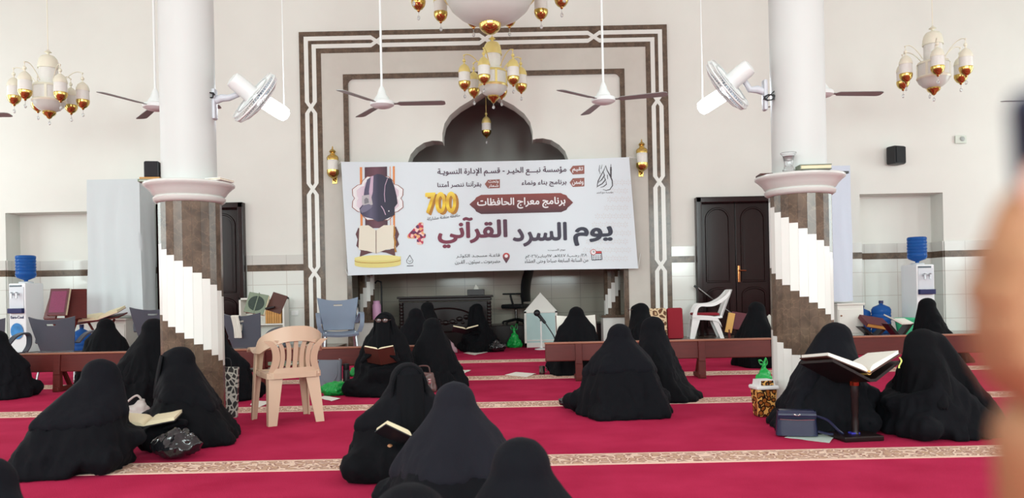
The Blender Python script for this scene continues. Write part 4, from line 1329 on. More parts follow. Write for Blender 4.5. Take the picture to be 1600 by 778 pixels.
poly('lobed_field', inn, gradient_ink('lilac_blush', [(0, srgb(226, 214, 222)), (.4, srgb(206, 170, 200)), (1, srgb(222, 204, 214))], 'x'), 4)
gown = [(581, 276), (590, 272), (597, 273), (604, 277), (612, 280), (616, 290), (620, 306), (621.5, 318), (617, 324), (617, 336), (607, 341), (598, 345), (591, 346.5), (582, 342), (570, 339), (564, 334), (562, 326), (567, 320), (568, 312), (570, 296), (574, 281)]
poly('printed_gown', gown, gradient_ink('gown', [(0, srgb(60, 56, 82)), (.3, srgb(96, 92, 118)), (.5, srgb(52, 50, 74)), (1, srgb(36, 34, 52))], 'x'), 5)
poly('printed_gown_fold', [(580, 276), (584, 275), (583, 300), (579, 316), (577, 300)], I_LILAC, 6)
stroke('printed_gown_piping', [(606, 279), (602, 290), (601, 304), (602, 316)], .9, I_LILAC, 6)
poly('printed_book', [(566, 306), (580, 304), (583, 320), (570, 324), (566, 318)], ink('pale_book', (190, 186, 190)), 6); poly('printed_book_arch', [(570, 319), (569.5, 312), (572.5, 309), (576, 311), (577, 317)], ink('book_arch', (130, 128, 136)), 7)
poly('printed_hand', [(563, 328), (568, 321), (577, 319), (583, 322), (580, 326), (572, 331), (566, 333)], ink('glove', (120, 116, 140)), 7)
stroke('printed_cuff', [(596, 322), (600, 328), (603, 336)], 1.3, I_LILAC, 7); poly('printed_button', circ(608, 330, 1, 10), I_WHITE, 7)
poly('printed_stand', [(556, 366), (560, 356), (566, 358), (566, 380), (571, 390), (562, 402), (564, 392), (557, 384), (559, 374)], I_DKBR, 2); poly('printed_stand', [(624, 366), (619, 354), (614, 357), (614, 380), (610, 390), (618, 401), (617, 390), (624, 382), (621, 374)], I_DKBR, 2)
poly('printed_stand_foot', [(563, 401), (566, 392), (614, 390), (617, 400), (604, 395), (590, 393), (576, 396)], I_DKBR, 2)
poly('printed_page', [(562, 353), (576, 352), (588, 360), (588, 396), (574, 392), (560.5, 390)], I_CREAM, 4); poly('printed_page', [(588, 360), (600, 352), (616, 352), (619, 388), (604, 390), (588, 396)], I_CREAM, 4)
stroke('printed_gutter', [(588, 360), (588, 396)], .9, I_DKBR, 5)
stroke('gold_ornament', [(616, 353), (617, 362), (616, 370), (618, 378), (617, 386), (619, 394)], [1.5, 3.5, 2, 3.5, 2, 3], I_DGOLD, 6)
pod = [(554.5 + 36 + 36 * math.cos(t), 413.3 + 5 * math.sin(t) - 36 * math.cos(t) * .02) for t in [PI * k / 16 for k in range(17)]] + [(554.5, 402.5), (626.5, 400.5)]
poly('printed_podium', pod, I_PODIUM, 2)
poly('printed_podium_top', [(590.5 + 36 * math.cos(t), 403 + 4.4 * math.sin(t) - 36 * math.cos(t) * .02) for t in [2 * PI * k / 28 for k in range(28)]], I_PODTOP, 3)
stroke('printed_podium_rim', [(590.5 + 36 * math.cos(t), 406.5 + 4.4 * math.sin(t) - 36 * math.cos(t) * .02) for t in [PI * k / 16 for k in range(17)]], .8, I_DGOLD, 4)
# eyelets and cords at the corners
b = MB()
for (q, e) in ((cor[0], (521, 262)), (cor[1], (1002, 250)), (cor[2], (1004, 400)), (cor[3], (536, 425))):
    ex, ez = bp(*e)
    b.tube([onb(q[0], q[1], 1), Vector((ex - Nb.x, WALL - .05 - Nb.y, ez - Nb.z + .06))], .006, 5)
b.build('cord', M_WHITECH, bn)
# ================================================================== BENCHES (low backrests)
BEN_Y = 8.75
def bench(px0, px1, legs, label):
    p0, p1 = at(px0, 560, BEN_Y), at(px1, 560, BEN_Y)
    x0, x1 = p0.x, p1.x
    t = thing('low_bench', label, 'bench', ((x0 + x1) / 2, BEN_Y, 0), group='low red brown wooden benches')
    L = x1 - x0
    b = MB(); b.box((0, .02, .325), (L, .028, .20), Euler((R(-6), 0, 0)), bevel=.012); b.build('backrest_board', M_WOOD, t)
    b = MB(); b.box((0, .045, .432), (L + .01, .075, .022), bevel=.008); b.build('top_rail', M_WOODTOP, t)
    for px in legs:
        lx = at(px, 590, BEN_Y).x - (x0 + x1) / 2
        b = MB()
        b.box((lx, -.005, .31), (.075, .03, .23), Euler((R(-6), 0, 0)), bevel=.006)
        b.prism([(-.035, 0), (.035, 0), (.03, .24), (-.02, .24)], lx - .04, lx + .04, 'X')
        b.tube([(lx, .03, .36), (lx, .26, .02)], .026, 4)
        b.box((lx, .12, .03), (.07, .34, .05), bevel=.008)
        b.build('leg', M_WOOD, t, angle=30)
bench(24, 332, (90, 265), 'low wooden bench behind the women reading beside the speaker column')
bench(343, 652, (410, 610), 'low wooden bench running behind the beige armchair and grey handbag')
bench(852, 1206, (905, 1097), 'low wooden bench with the steel cup near its rounded end')
bench(1215, 1562, (1270, 1478), 'low wooden bench behind the two women at the tall book stand')

# ================================================================== CHAIRS
def smooth_path(keys, n=6):
    """Catmull-Rom through keys"""
    K = [Vector(k) for k in keys]
    out = []
    for i in range(len(K) - 1):
        p0, p1, p2, p3 = K[max(i - 1, 0)], K[i], K[i + 1], K[min(i + 2, len(K) - 1)]
        for q in range(n):
            s = q / n
            out.append(.5 * ((2 * p1) + (p2 - p0) * s + (2 * p0 - 5 * p1 + 4 * p2 - p3) * s * s + (3 * p1 - p0 - 3 * p2 + p3) * s ** 3))
    out.append(K[-1])
    return out
def band(mb, path, widths, thick=.02):
    """flat ribbon whose width runs along given vectors"""
    n = len(path)
    rows = []
    for i, p in enumerate(path):
        t = (path[min(i + 1, n - 1)] - path[max(i - 1, 0)]).normalized()
        w = widths[i]
        nn = t.cross(w).normalized() * thick / 2
        rows.append([mb.bm.verts.new(p + w / 2 + nn), mb.bm.verts.new(p + w / 2 - nn), mb.bm.verts.new(p - w / 2 - nn), mb.bm.verts.new(p - w / 2 + nn)])
    for a, c in zip(rows, rows[1:]):
        for k in range(4): mb.bm.faces.new((a[k], a[(k + 1) % 4], c[(k + 1) % 4], c[k]))
    mb.bm.faces.new(rows[0][::-1]); mb.bm.faces.new(rows[-1])
    return mb
def seat_pan(w, d, z, thick=.03):
    def f(u, v):
        x = (u - .5) * w * (1 - .10 * (1 - v)); y = (v - .5) * d
        return Vector((x, y, z - .02 * math.sin(PI * u) - .012 * math.sin(PI * v) - .03 * max(0, (v - .85) / .15) ** 2))
    b = MB(); b.grid(f, 14, 12, thick); return b
def plastic_leg(top, bot, w=.055, d=.045):
    """tapered L-section leg"""
    b = MB()
    t, o = Vector(top), Vector(bot)
    sx, sy = (1 if o.x > 0 else -1), (1 if o.y > 0 else -1)
    def sec(p, s):
        a = [(0, 0), (-sx * w * s, 0), (-sx * w * s, -sy * .012), (-sx * .014, -sy * .014), (-sx * .012, -sy * d * s), (0, -sy * d * s)]
        return [b.bm.verts.new((p.x + q[0], p.y + q[1], p.z)) for q in a]
    A, B_ = sec(t, 1.35), sec(o, .8)
    for k in range(6): b.bm.faces.new((A[k], A[(k + 1) % 6], B_[(k + 1) % 6], B_[k]))
    b.bm.faces.new(A); b.bm.faces.new(B_[::-1])
    return b

def monobloc(label, m, loc, yaw, name='plastic_armchair', slats=5, high=.775, seat_z=.42, loc_z=0., sc=1.):
    t = thing(name, label, 'chair', (loc[0], loc[1], loc_z), R(yaw)); t.scale = (sc,) * 3
    seat_pan(.44, .44, seat_z).build('seat', m, t, angle=60)
    b = MB(); band(b, [Vector((-.2, .2, seat_z - .03)), Vector((-.21, -.2, seat_z - .03)), Vector((-.17, -.225, seat_z - .03)), Vector((.17, -.225, seat_z - .03)), Vector((.21, -.2, seat_z - .03)), Vector((.2, .2, seat_z - .03)), Vector((-.2, .2, seat_z - .03))], [Vector((0, 0, .045))] * 7, .016); b.build('apron', m, t, smooth=False)
    for sx in (-1, 1):
        plastic_leg((sx * .215, .205, .585), (sx * .245, .235, 0), .06, .05).build('leg', m, t, smooth=False)
        plastic_leg((sx * .20, -.20, seat_z), (sx * .225, -.25, 0), .085, .07).build('leg', m, t, smooth=False)
    keys = [(-.235, .25, .57), (-.238, .19, .597), (-.245, .05, .60), (-.25, -.08, .655), (-.215, -.20, high - .06), (-.11, -.275, high - .01), (0, -.29, high), (.11, -.275, high - .01), (.215, -.20, high - .06), (.25, -.08, .655), (.245, .05, .60), (.238, .19, .597), (.235, .25, .57)]
    path = smooth_path(keys)
    W = []
    for p in path:
        k = min(1, max(0, (.12 - p.y) / .25))
        flat = Vector((.055, 0, 0)) if p.x < 0 else Vector((-.055, 0, 0))
        up = Vector((0, .02, .12))
        v = flat * (1 - k) + (up if p.x < 0 else -up) * k
        W.append(v)
    # keep the ribbon's width direction continuous over the top
    for i in range(1, len(W)):
        if W[i].dot(W[i - 1]) < 0: W[i] = -W[i]
    path = [p - Vector((0, 0, .05)) * min(1, max(0, (.12 - p.y) / .25)) for p in path]
    b = MB(); band(b, path, W, .018)
    b.build('arm_rail', m, t, angle=50)
    for q in range(slats + 2):
        u = q / (slats + 1) - .5
        edge = q in (0, slats + 1)
        b = MB()
        pts = smooth_path([(u * .36, -.205, seat_z - .01), (u * .30, -.235, seat_z + .10), (u * .34, -.262, seat_z + .2), (u * .46, -.272, high - .10)], 5)
        band(b, pts, [Vector((.058 if edge else .034, 0, 0))] * len(pts), .014); b.build('slat', m, t, angle=60)
    b = MB(); band(b, smooth_path([(-.19, -.20, seat_z), (-.1, -.225, seat_z + .005), (.1, -.225, seat_z + .005), (.19, -.20, seat_z)], 4), [Vector((0, 0, .05))] * 13, .014); b.build('lower_rail', m, t)
    return t
pk = fl(444, 655)
pink = monobloc('beige pink plastic armchair with a slatted back, a book on its seat', M_PINKCH, (-1.875, 6.36), 32)

# white garden chair, seen from the side
wpos = at(1103, 500, 13.02)
wc = thing('garden_armchair', 'white plastic garden chair with a red seat cushion by the dark door', 'chair', (wpos.x, 13.02, .2), R(82)); wc.scale = (1.1,) * 3
seat_pan(.46, .44, .34).build('seat', M_WHITECH, wc, angle=60)
for sx in (-1, 1):
    plastic_leg((sx * .24, .22, .33), (sx * .26, .27, 0), .09, .09).build('leg', M_WHITECH, wc, smooth=False)
    plastic_leg((sx * .22, -.14, .33), (sx * .24, -.24, 0), .09, .07).build('leg', M_WHITECH, wc, smooth=False)
    b = MB()
    pts = smooth_path([(sx * .27, .20, .32), (sx * .275, .17, .44), (sx * .28, .12, .505), (sx * .28, .02, .505), (sx * .275, -.10, .52), (sx * .25, -.24, .60), (sx * .21, -.33, .70)], 5)
    band(b, pts, [Vector((0, .05, .03)).lerp(Vector((0, .0, .06)), i / len(pts)) if i > 9 else Vector((.0, .065, .0)).lerp(Vector((0, .02, .05)), i / 10) for i in range(len(pts))], .05); b.build('armrest', M_WHITECH, wc, angle=50)
    b = MB(); band(b, smooth_path([(sx * .24, .22, .32), (sx * .25, .05, .315), (sx * .24, -.13, .29), (sx * .24, -.2, .2)], 5), [Vector((0, .02, .07))] * 16, .02); b.build('side_apron', M_WHITECH, wc)
b = MB()
def wback(u, v):
    x = (u - .5) * (.40 + .04 * v); z = .30 + v * .43; y = -.19 - v * .16 - .05 * (1 - (2 * u - 1) ** 2)
    return Vector((x, y, z))
b.grid(wback, 10, 10, .016); b.build('backrest', M_WHITECH, wc)
b = MB(); b.box((0, .02, .365), (.40, .40, .04), bevel=.015); tag(b.build('seat_cushion', M_REDCLOTH, wc), 'red seat cushion')

# solid-back chairs on metal legs
def shell_chair(label, m, loc, yaw, loc_z=0., sc=1., seat=.40, high=.84):
    t = thing('shell_armchair', label, 'chair', (loc[0], loc[1], loc_z), R(yaw), group='solid back plastic armchairs'); t.scale = (sc,) * 3
    seat_pan(.46, .46, seat).build('seat', m, t, angle=60)
    b = MB()
    def fb(u, v):
        w = .40 + .15 * v
        x = (u - .5) * w
        c = (2 * u - 1)
        z = seat + v * (high - seat - .045 + .045 * c * c * (v ** 3))
        y = -.21 - .10 * v - .035 * (1 - c * c)
        return Vector((x, y, z))
    # panel with a hand slot near the top
    nu, nv = 18, 16
    g = [[b.bm.verts.new(fb(i / nu, j / nv)) for i in range(nu + 1)] for j in range(nv + 1)]
    fs = []
    for j in range(nv):
        for i in range(nu):
            if j == 13 and 7 <= i <= 10: continue
            fs.append(b.bm.faces.new((g[j][i], g[j][i + 1], g[j + 1][i + 1], g[j + 1][i])))
    bmesh.ops.recalc_face_normals(b.bm, faces=fs)
    bmesh.ops.solidify(b.bm, geom=fs, thickness=.018)
    b.build('backrest', m, t, angle=60)
    for sx in (-1, 1):
        b = MB()
        pts = smooth_path([(sx * .235, -.20, seat + .10), (sx * .27, -.10, seat + .20), (sx * .28, .08, seat + .235), (sx * .28, .19, seat + .20), (sx * .27, .21, seat + .08), (sx * .24, .18, seat - .01)], 5)
        band(b, pts, [Vector((.055 * sx, .0, .0))] * len(pts), .022); b.build('armrest', m, t, angle=60)
        for (y0_, y1_) in ((.17, .23), (-.17, -.26)):
            b = MB(); b.tube([(sx * .19, y0_, seat - .01), (sx * .225, y1_, .012)], [.016, .013], 10); b.lathe([(.018, 0), (.018, .03)], (sx * .226, y1_, 0), 10)
            b.build('leg', M_ALU, t)
    return t
def shell_at(px, py, Y, yaw, label, m=M_GREYCH, z=0., sc=1., wide=1.12):
    p = at(px, py, Y - .3 * sc * math.cos(R(yaw)))
    t = shell_chair(label, m, (p.x, Y), yaw, z, sc)
    t.scale = (sc * wide, sc, sc)
    return t
shell_at(-34, 540, 9.7, 4, 'dark grey plastic armchair directly in front of the cooler with round blue sticker')
shell_at(84, 540, 10.05, -3, 'dark grey plastic armchair in front of the tilted maroon book')
shell_at(236, 520, 12.0, 6, 'dark grey plastic armchair partly hidden by the column, beside the sheeted cabinet', sc=1.1)
chD = shell_at(391, 530, 9.9, -22, 'dark grey plastic armchair with a striped towel over its back')
shell_at(538, 500, 12.2, 196, 'light bluish grey plastic armchair facing out beside the niche', M_BLUECH, 0, 1.2, 1.0)

# ================================================================== WATER COOLERS AND BOTTLES
def bottle_mesh(r, h, neck_up=True):
    prof = [(r * .9, 0), (r, .015), (r, h * .12)]
    for k in range(5):
        z = h * (.14 + .12 * k)
        prof += [(r * .955, z), (r * .955, z + h * .02), (r, z + h * .035), (r, z + h * .10)]
    prof += [(r, h * .78), (r * .85, h * .86), (r * .35, h * .93), (r * .2, h * .95), (r * .2, h)]
    return prof
def cooler(px, Y, yaw, label, sticker):
    p = at(px, 500, Y)
    t = thing('water_cooler', label, 'water cooler', (p.x, Y, .2), R(yaw))
    W_, D_, H_ = .36, .36, 1.16
    b = MB(); b.box((0, 0, H_ / 2), (W_, D_, H_), bevel=.02)
    b.build('body', M_APPL, t)
    b = MB(); b.box((0, -D_ / 2 - .004, .92), (W_ - .06, .012, .36), bevel=.005); b.build('front_panel', mat('cooler_panel', srgb(206, 210, 216), .35), t)
    for sx, c in ((-.06, (60, 90, 170)), (.05, (190, 60, 60))):
        b = MB(); b.tube([(sx, -D_ / 2, .98), (sx, -D_ / 2 - .06, .98)], .02, 10); b.tube([(sx, -D_ / 2 - .05, .985), (sx, -D_ / 2 - .055, .91)], .013, 8); b.box((sx, -D_ / 2 - .06, 1.005), (.03, .05, .015), bevel=.004)
        b.build('tap', M_ALU, t)
    b = MB(); b.box((0, -D_ / 2 - .02, .70), (W_ - .05, .07, .085), bevel=.01); b.build('drip_tray', M_NAVY, t)
    b = MB(); b.box((-.02, -D_ / 2 - .004, 1.115), (.26, .01, .03), bevel=.003); b.build('control_strip', mat('smoked_strip', srgb(90, 100, 110), .2), t)
    if sticker:
        b = MB(); b.lathe([(.001, 0), (.13, .002), (.135, .006), (.001, .007)], (0, -D_ / 2 - .008, .36), 28, Euler((R(90), 0, 0))); b.build('blue_sticker', mat('blue_sticker', srgb(60, 130, 190), .3, noise_amt=.6, noise_scale=12), t)
        cu = bpy.data.curves.new('t', 'FONT'); cu.body = 'Euro-Cool'; cu.size = .065; cu.extrude = .002; cu.align_x = 'CENTER'; cu.offset = .001
        o = bpy.data.objects.new('t', cu); C.objects.link(o); me = eval_mesh(o); bpy.data.objects.remove(o)
        o = mesh_obj('brand_lettering', me, M_NAVY, t); o.location = (0, -D_ / 2 - .004, .57); o.rotation_euler = (R(90), 0, 0)
    b = MB(); b.lathe([(.10, H_ - .002), (.115, H_ + .02), (.09, H_ + .03)], n=24); b.build('bottle_collar', M_APPL, t)
    # upturned bottle
    pb = at(px, 420, Y)
    bt = thing('water_bottle', 'blue bottle upturned on the ' + ('cooler with round blue sticker' if sticker else 'cooler in the recess with green bucket'), 'water bottle', (p.x, Y, .2 + H_ + .03), R(yaw))
    hh = .44; pr = [(r, hh - z) for r, z in bottle_mesh(.155, hh)][::-1]
    b = MB(); b.lathe(pr, n=28); b.build('bottle_body', M_BLUEPET, bt, angle=60)
    return t
cooler(42, 13.0, -16, 'white water cooler with round blue sticker, in the recess beside the tilted books', True)
cooler(1435, 13.05, 14, 'white water cooler beside the green bucket in the recess', False)
for (px, top, sc, lab) in ((1377, 467, 1.05, 'large blue water bottle standing on the ledge behind the maroon book'), (1354, 472, .9, 'smaller blue bottle mostly hidden behind the maroon book on the ledge')):
    p = at(px, 500, 13.2)
    t = thing('water_bottle', lab, 'water bottle', (p.x, 13.2 if sc > 1 else 13.35, .2))
    b = MB(); b.lathe(bottle_mesh(.15 * sc, .50 * sc), n=28); b.build('bottle_body', M_BLUEPET, t, angle=60)
    b = MB(); b.lathe([(.036 * sc, .49 * sc), (.036 * sc, .535 * sc)], n=16); b.build('cap', M_NAVY, t)
p = at(1414, 500, 12.85)
t = thing('green_bucket', 'small green lidded bucket in front of the white cooler', 'bucket', (p.x, 12.85, .2))
b = MB(); b.lathe([(.12, 0), (.155, .24)], n=28); b.build('tub', M_GREENBUCKET, t)
b = MB(); b.lathe([(.165, .235), (.168, .265), (.15, .275), (.02, .28)], n=28); b.build('lid', M_GREENBUCKET, t)
# blue bottle low down behind the dark chair
p = at(128, 530, 12.43)
t = thing('water_bottle', 'blue bottle on the floor between the dark chair and the white cabinet', 'water bottle', (p.x, 12.43, 0))
b = MB(); b.lathe(bottle_mesh(.15, .62), n=24); b.build('bottle_body', M_BLUEPET, t, angle=60)
b = MB(); b.lathe([(.034, .61), (.034, .66)], n=14); b.build('cap', M_NAVY, t)

# ================================================================== SHEETED CUPBOARDS ON WHITE CABINETS
def cabinet(px0, px1, top_py, label, doors, Y=12.98):
    x0, x1 = at(px0, 500, Y).x, at(px1, 500, Y).x
    h = at((px0 + px1) / 2, top_py, Y - .25).z
    t = thing('white_cabinet', label, 'cabinet', ((x0 + x1) / 2, Y, .2))
    w, d, hh = x1 - x0, .5, h - .2
    b = MB(); b.box((0, 0, hh / 2), (w, d, hh), bevel=.006); b.build('carcass', M_CABINET, t)
    b = MB(); b.box((0, -.01, hh - .012), (w + .03, d + .04, .03), bevel=.006); b.build('top_board', M_CABINET, t)
    for k in range(doors):
        cx = -w / 2 + w * (k + .5) / doors
        b = MB(); b.box((cx, -d / 2 - .009, hh / 2 - .03), (w / doors - .03, .018, hh - .14), bevel=.004); dd = b.build('door', M_CABINET, t)
        b = MB(); b.ball((cx + (w / doors * .38) * (1 if k == 0 and doors > 1 else -1), -d / 2 - .03, hh * .62), .014, 10); b.build('knob', M_BRASS, dd)
    return t, (x0 + x1) / 2, h
_, cx1, ch1 = cabinet(136, 208, 498, 'low white cabinet standing under the white sheeted cupboard', 2)
_, cx2, ch2 = cabinet(1299, 1339, 474, 'low white cabinet standing under the bluish sheeted cupboard', 1)
def sheeted(px0, px1, top, base_z, label, m, Y, depth, seed, flare=.02, sag=0.):
    x0, x1 = at(px0, 400, Y - depth / 2).x, at(px1, 400, Y - depth / 2).x
    zt_ = at((px0 + px1) / 2, top, Y - depth / 2).z
    w = x1 - x0
    h = zt_ - base_z - .045
    t = thing('sheeted_cupboard', label, 'cupboard', ((x0 + x1) / 2, Y, base_z + .045))
    b = MB(); b.box((0, 0, h / 2), (w - .06, depth - .06, h - .02)); b.build('cupboard_box', M_CABINET, t, smooth=False)
    random.seed(seed)
    me_b = MB()
    per = []
    n = 18
    hx, hy = w / 2, depth / 2
    for k in range(n): per.append((-hx + w * k / n, -hy))
    for k in range(8): per.append((hx, -hy + depth * k / 8))
    for k in range(n): per.append((hx - w * k / n, hy))
    for k in range(8): per.append((-hx, hy - depth * k / 8))
    rows = []
    nz_ = 26
    for j in range(nz_ + 1):
        v = j / nz_
        row = []
        for (x, y) in per:
            z = h * (1 - v)
            q = noise.noise(Vector((x * 5 + seed, y * 5, z * .55))) * .05 * v + noise.noise(Vector((x * 11, y * 11 + seed, z * 1.2))) * .018 * (.3 + v)
            d = Vector((x, y)).normalized()
            ff = 1 + (flare * v + q) / max(.2, math.hypot(x, y))
            row.append(me_b.bm.verts.new((x * ff, y * ff, z + (.03 * noise.noise(Vector((x * 3, y * 3, seed))) + sag * (x / w)) * (v > .98))))
        rows.append(row)
    P = len(per)
    for a, c in zip(rows, rows[1:]):
        for k in range(P): me_b.bm.faces.new((a[k], a[(k + 1) % P], c[(k + 1) % P], c[k]))
    cv = me_b.bm.verts.new((0, 0, h + .004))
    for k in range(P): me_b.bm.faces.new((rows[0][k], rows[0][(k + 1) % P], cv))
    me_b.build('draped_sheet', m, t, angle=70)
sheeted(138, 220, 280, ch1, 'tall cupboard covered with a white hanging sheet, beside the recess with the blue sticker cooler', M_SHEET, 13.0, .52, 3.1)
sheeted(1277, 1331, 259, ch2, 'tall cupboard covered with a bluish hanging sheet behind the vase column', M_SHEETB, 13.0, .52, 7.7)

# ================================================================== BOOKS AND STANDS
def book_closed(label, loc, size, rot, cover, pages=M_PAPERC, name='closed_book', group=None, panel=None):
    w, d, h = size
    t = thing(name, label, 'book', loc, rot=rot, group=group)
    b = MB(); b.box((0, 0, h - .004), (w, d, .008), bevel=.003); b.box((0, 0, .004), (w, d, .008), bevel=.003); b.box((-w / 2 + .005, 0, h / 2), (.010, d, h), bevel=.004); b.build('cover', cover, t)
    b = MB(); b.box((.003, 0, h / 2), (w - .014, d - .014, h - .014)); b.build('page_block', pages, t, smooth=False)
    if panel:
        b = MB(); b.box((0, 0, h + .001), (w * .8, d * .8, .002)); b.build('cover_panel', panel, t, smooth=False)
    return t
def book_open(label, loc, w, d, rot, cover, pages=M_PAPERC, ang=14, thick=.02, name='open_book'):
    """spine along local Y, opening upwards"""
    t = thing(name, label, 'book', loc, rot=rot)
    b = MB()
    for sx in (-1, 1):
        b.prism([(0, -.004), (sx * w, math.tan(R(ang)) * w - .004), (sx * w, math.tan(R(ang)) * w + .002), (0, .002)], -d / 2 - .004, d / 2 + .004, 'Y')
    b.build('cover', cover, t, smooth=False)
    for sx in (-1, 1):
        b = MB()
        lo, hi = [], []
        for k in range(11):
            u = k / 10
            x = sx * u * (w - .006); base = math.tan(R(ang)) * abs(x) + .003
            lo.append((x, base)); hi.append((x, base + thick * min(1, (u * 6) ** .6) * (1 - .25 * u) + .004))
        b.prism(lo + hi[::-1], -d / 2, d / 2, 'Y'); b.build('page_block', pages, t, angle=30)
    return t
# decorated book and dark folder on the stand behind the dark chair with the towel
def lectern(label, px, base_z, Y, h, yaw=0):
    p = at(px, 500, Y)
    t = thing('folding_bookrest', label, 'book stand', (p.x, Y, base_z), R(yaw))
    for s in (-1, 1):
        b = MB(); b.prism([(s * -.16, 0), (s * -.12, 0), (s * .17, h), (s * .13, h)], -.12, .12, 'Y'); b.build('crossed_board', M_WOOD, t, smooth=False)
    return t, p
# left group: X-shaped rest with maroon book
pL = at(102, 495, 11.9)
t = thing('folding_bookrest', 'folding brown wooden bookrest holding the tilted maroon book behind the dark chair', 'book stand', (pL.x, 11.9, 0))
zr = pL.z
for s in (-1, 1):
    b = MB(); b.box((s * .17, 0, zr + .2), (.30, .03, .48), Euler((R(-18), 0, R(s * 26))), bevel=.01); b.build('wing_board', M_WOOD, t)
    b = MB(); b.tube([(s * .20, -.02, zr - .02), (-s * .12, .05, .0)], .022, 8); b.build('leg', M_WOOD, t)
b = MB(); b.box((0, -.06, zr - .03), (.5, .16, .025), bevel=.006); b.build('ledge', M_WOOD, t)
book_closed('maroon book with a pale edge, leaning tilted on the folding wooden bookrest', (pL.x + .005, 11.9 - .13, zr + .22), (.30, .42, .06), Euler((R(74), 0, R(-3)), 'XYZ'), M_MAROON, panel=M_MAGENTA)
bpy.context.view_layer.update()
pR_ = at(163, 489, 12.2)
t = thing('slanted_reading_board', 'slanted board with crossed legs holding a large open book before the white cabinet', 'book stand', (pR_.x, 12.2, 0))
b = MB(); b.box((-.06, 0, pR_.z - .09), (.72, .34, .02), Euler((R(12), R(-8), 0)), bevel=.006); b.build('board', M_WOOD, t)
for s in (-1, 1):
    b = MB(); b.tube([(s * .22 - .06, 0, pR_.z - .1), (-s * .18 - .06, .04, 0)], .018, 8); b.build('leg', M_WOOD, t)
book_open('large open book with a printed cover on the slanted board', (pR_.x - .02, 12.17, pR_.z - .07), .34, .30, Euler((R(14), R(-12), 0)), M_MAGENTA, ang=7, thick=.045)
# stand behind the chair with the towel
pQ = at(402, 474, 10.7)
t = thing('tall_bookrest', 'dark bookrest on a post behind the grey chair with the towel', 'book stand', (pQ.x, 10.7, 0))
b = MB(); b.tube([(0, .05, .02), (0, .05, pQ.z - .06)], .025, 10); b.build('post', M_DARKWOOD, t)
b = MB(); b.box((0, .05, .02), (.34, .30, .04), bevel=.01); b.build('foot', M_DARKWOOD, t)
b = MB(); b.box((.05, .05, pQ.z - .09), (.40, .20, .03), Euler((R(0), R(-10), 0)), bevel=.006); b.build('tray', M_DARKWOOD, t)
t = thing('propped_open_book', 'open book standing with its pale green medallion cover and dark cover outwards', 'book', (pQ.x, 10.66, pQ.z), rotz=R(0))
b = MB(); b.box((0, 0, 0), (.012, .32, .03)); b.box((0, 0, 0), (.27, .30, .012), bevel=.003)
b.build('front_cover', M_GREENCOVER, t)
t.children[0].rotation_euler = (R(68), R(12), R(4)); 
b = MB(); b.lathe([(.085, 0), (.085, .003)], (0, 0, .008), 28); b.lathe([(.11, 0), (.11, .002)], (0, 0, .006), 28); o = b.build('medallion', M_DKGREENCOVER, t); o.rotation_euler = (R(68), R(12), R(4))
b = MB(); b.box((.015, 0, -.022), (.26, .29, .034)); o = b.build('page_block', M_PAPERC, t, smooth=False); o.rotation_euler = (R(68), R(12), R(4))
b = MB(); b.box((.27, .05, 0), (.24, .012, .27), Euler((R(-18), R(16), R(-18))), bevel=.003); b.build('back_cover', M_BROWNCOVER, t)
# towel over the chair back
def ftowel(u, v):
    s_ = (v - .5) * 2                       # -1 hangs outside (towards the room), +1 inside
    a_ = max(-1., min(1., s_ / .10))
    y = .026 * a_ + (.006 * math.sin(u * 15 + 1) if abs(a_) == 1 else 0)
    z = .016 * math.sqrt(max(0, 1 - a_ * a_)) - max(0, abs(s_) - .10) * (.30 if s_ < 0 else .2)
    return Vector(((u - .5) * .12 + .008 * math.sin(v * 9), y - (.05 * max(0, -s_ - .1) * -1 if s_ < 0 else .0), z))
b = MB(); b.grid(ftowel, 12, 40, .005)
bpy.context.view_layer.update()
tq = chD.matrix_world @ Vector((-.03, -.343, .797))
tag(b.build('striped_towel', M_TOWEL, None, loc=tq, rot=(0, 0, R(-22))), 'pale striped towel hung over the back of a dark grey chair', 'towel')
# books elsewhere
cs = pink
book_closed('pale green and cream book lying on the seat of the beige pink armchair', (-1.915, 6.40, .452), (.15, .21, .028), Euler((0, 0, R(60))), M_GREENCOVER, M_PAPER, panel=M_DKGREENCOVER)
# right side: maroon book on a rest, open book, low stand near the door
pM = at(1364, 501, 12.6)
t = thing('folding_bookrest', 'dark folding bookrest under the maroon book by the blue bottles', 'book stand', (pM.x, 12.62, 0))
for s in (-1, 1):
    b = MB(); b.prism([(-s * .2, 0), (-s * .15, 0), (s * .24, pM.z - .09), (s * .18, pM.z - .09)], -.1, .1, 'Y'); b.build('crossed_board', M_DARKWOOD, t, smooth=False)
book_closed('thick maroon book with gilt page edge lying on the dark rest by the blue bottles', (pM.x, 12.58, pM.z - .06), (.42, .30, .07), Euler((R(28), R(10), R(8))), M_MAROON, M_GOLDPRINT)
pO = at(1402, 500, 11.6)
t = thing('folding_bookrest', 'dark folding bookrest under the open book before the green bucket', 'book stand', (pO.x, 11.6, 0))
for s in (-1, 1):
    b = MB(); b.prism([(-s * .2, 0), (-s * .15, 0), (s * .2, pO.z - .05), (s * .15, pO.z - .05)], -.1, .1, 'Y'); b.build('crossed_board', M_DARKWOOD, t, smooth=False)
book_open('open book lying on the dark rest before the green bucket', (pO.x, 11.6, pO.z - .035), .18, .24, Euler((R(16), R(12), R(10))), M_BROWNCOVER, M_PAPER, ang=14)
pD = at(1151, 504, 11.6)
t = thing('folding_bookrest', 'low wooden bookrest with a maroon board beside the white garden chair', 'book stand', (pD.x, 11.6, 0))
b = MB(); b.box((-.10, 0, pD.z), (.10, .03, .30), Euler((0, R(12), 0)), bevel=.004); b.build('pale_edge_board', M_GOLDPRINT, t)
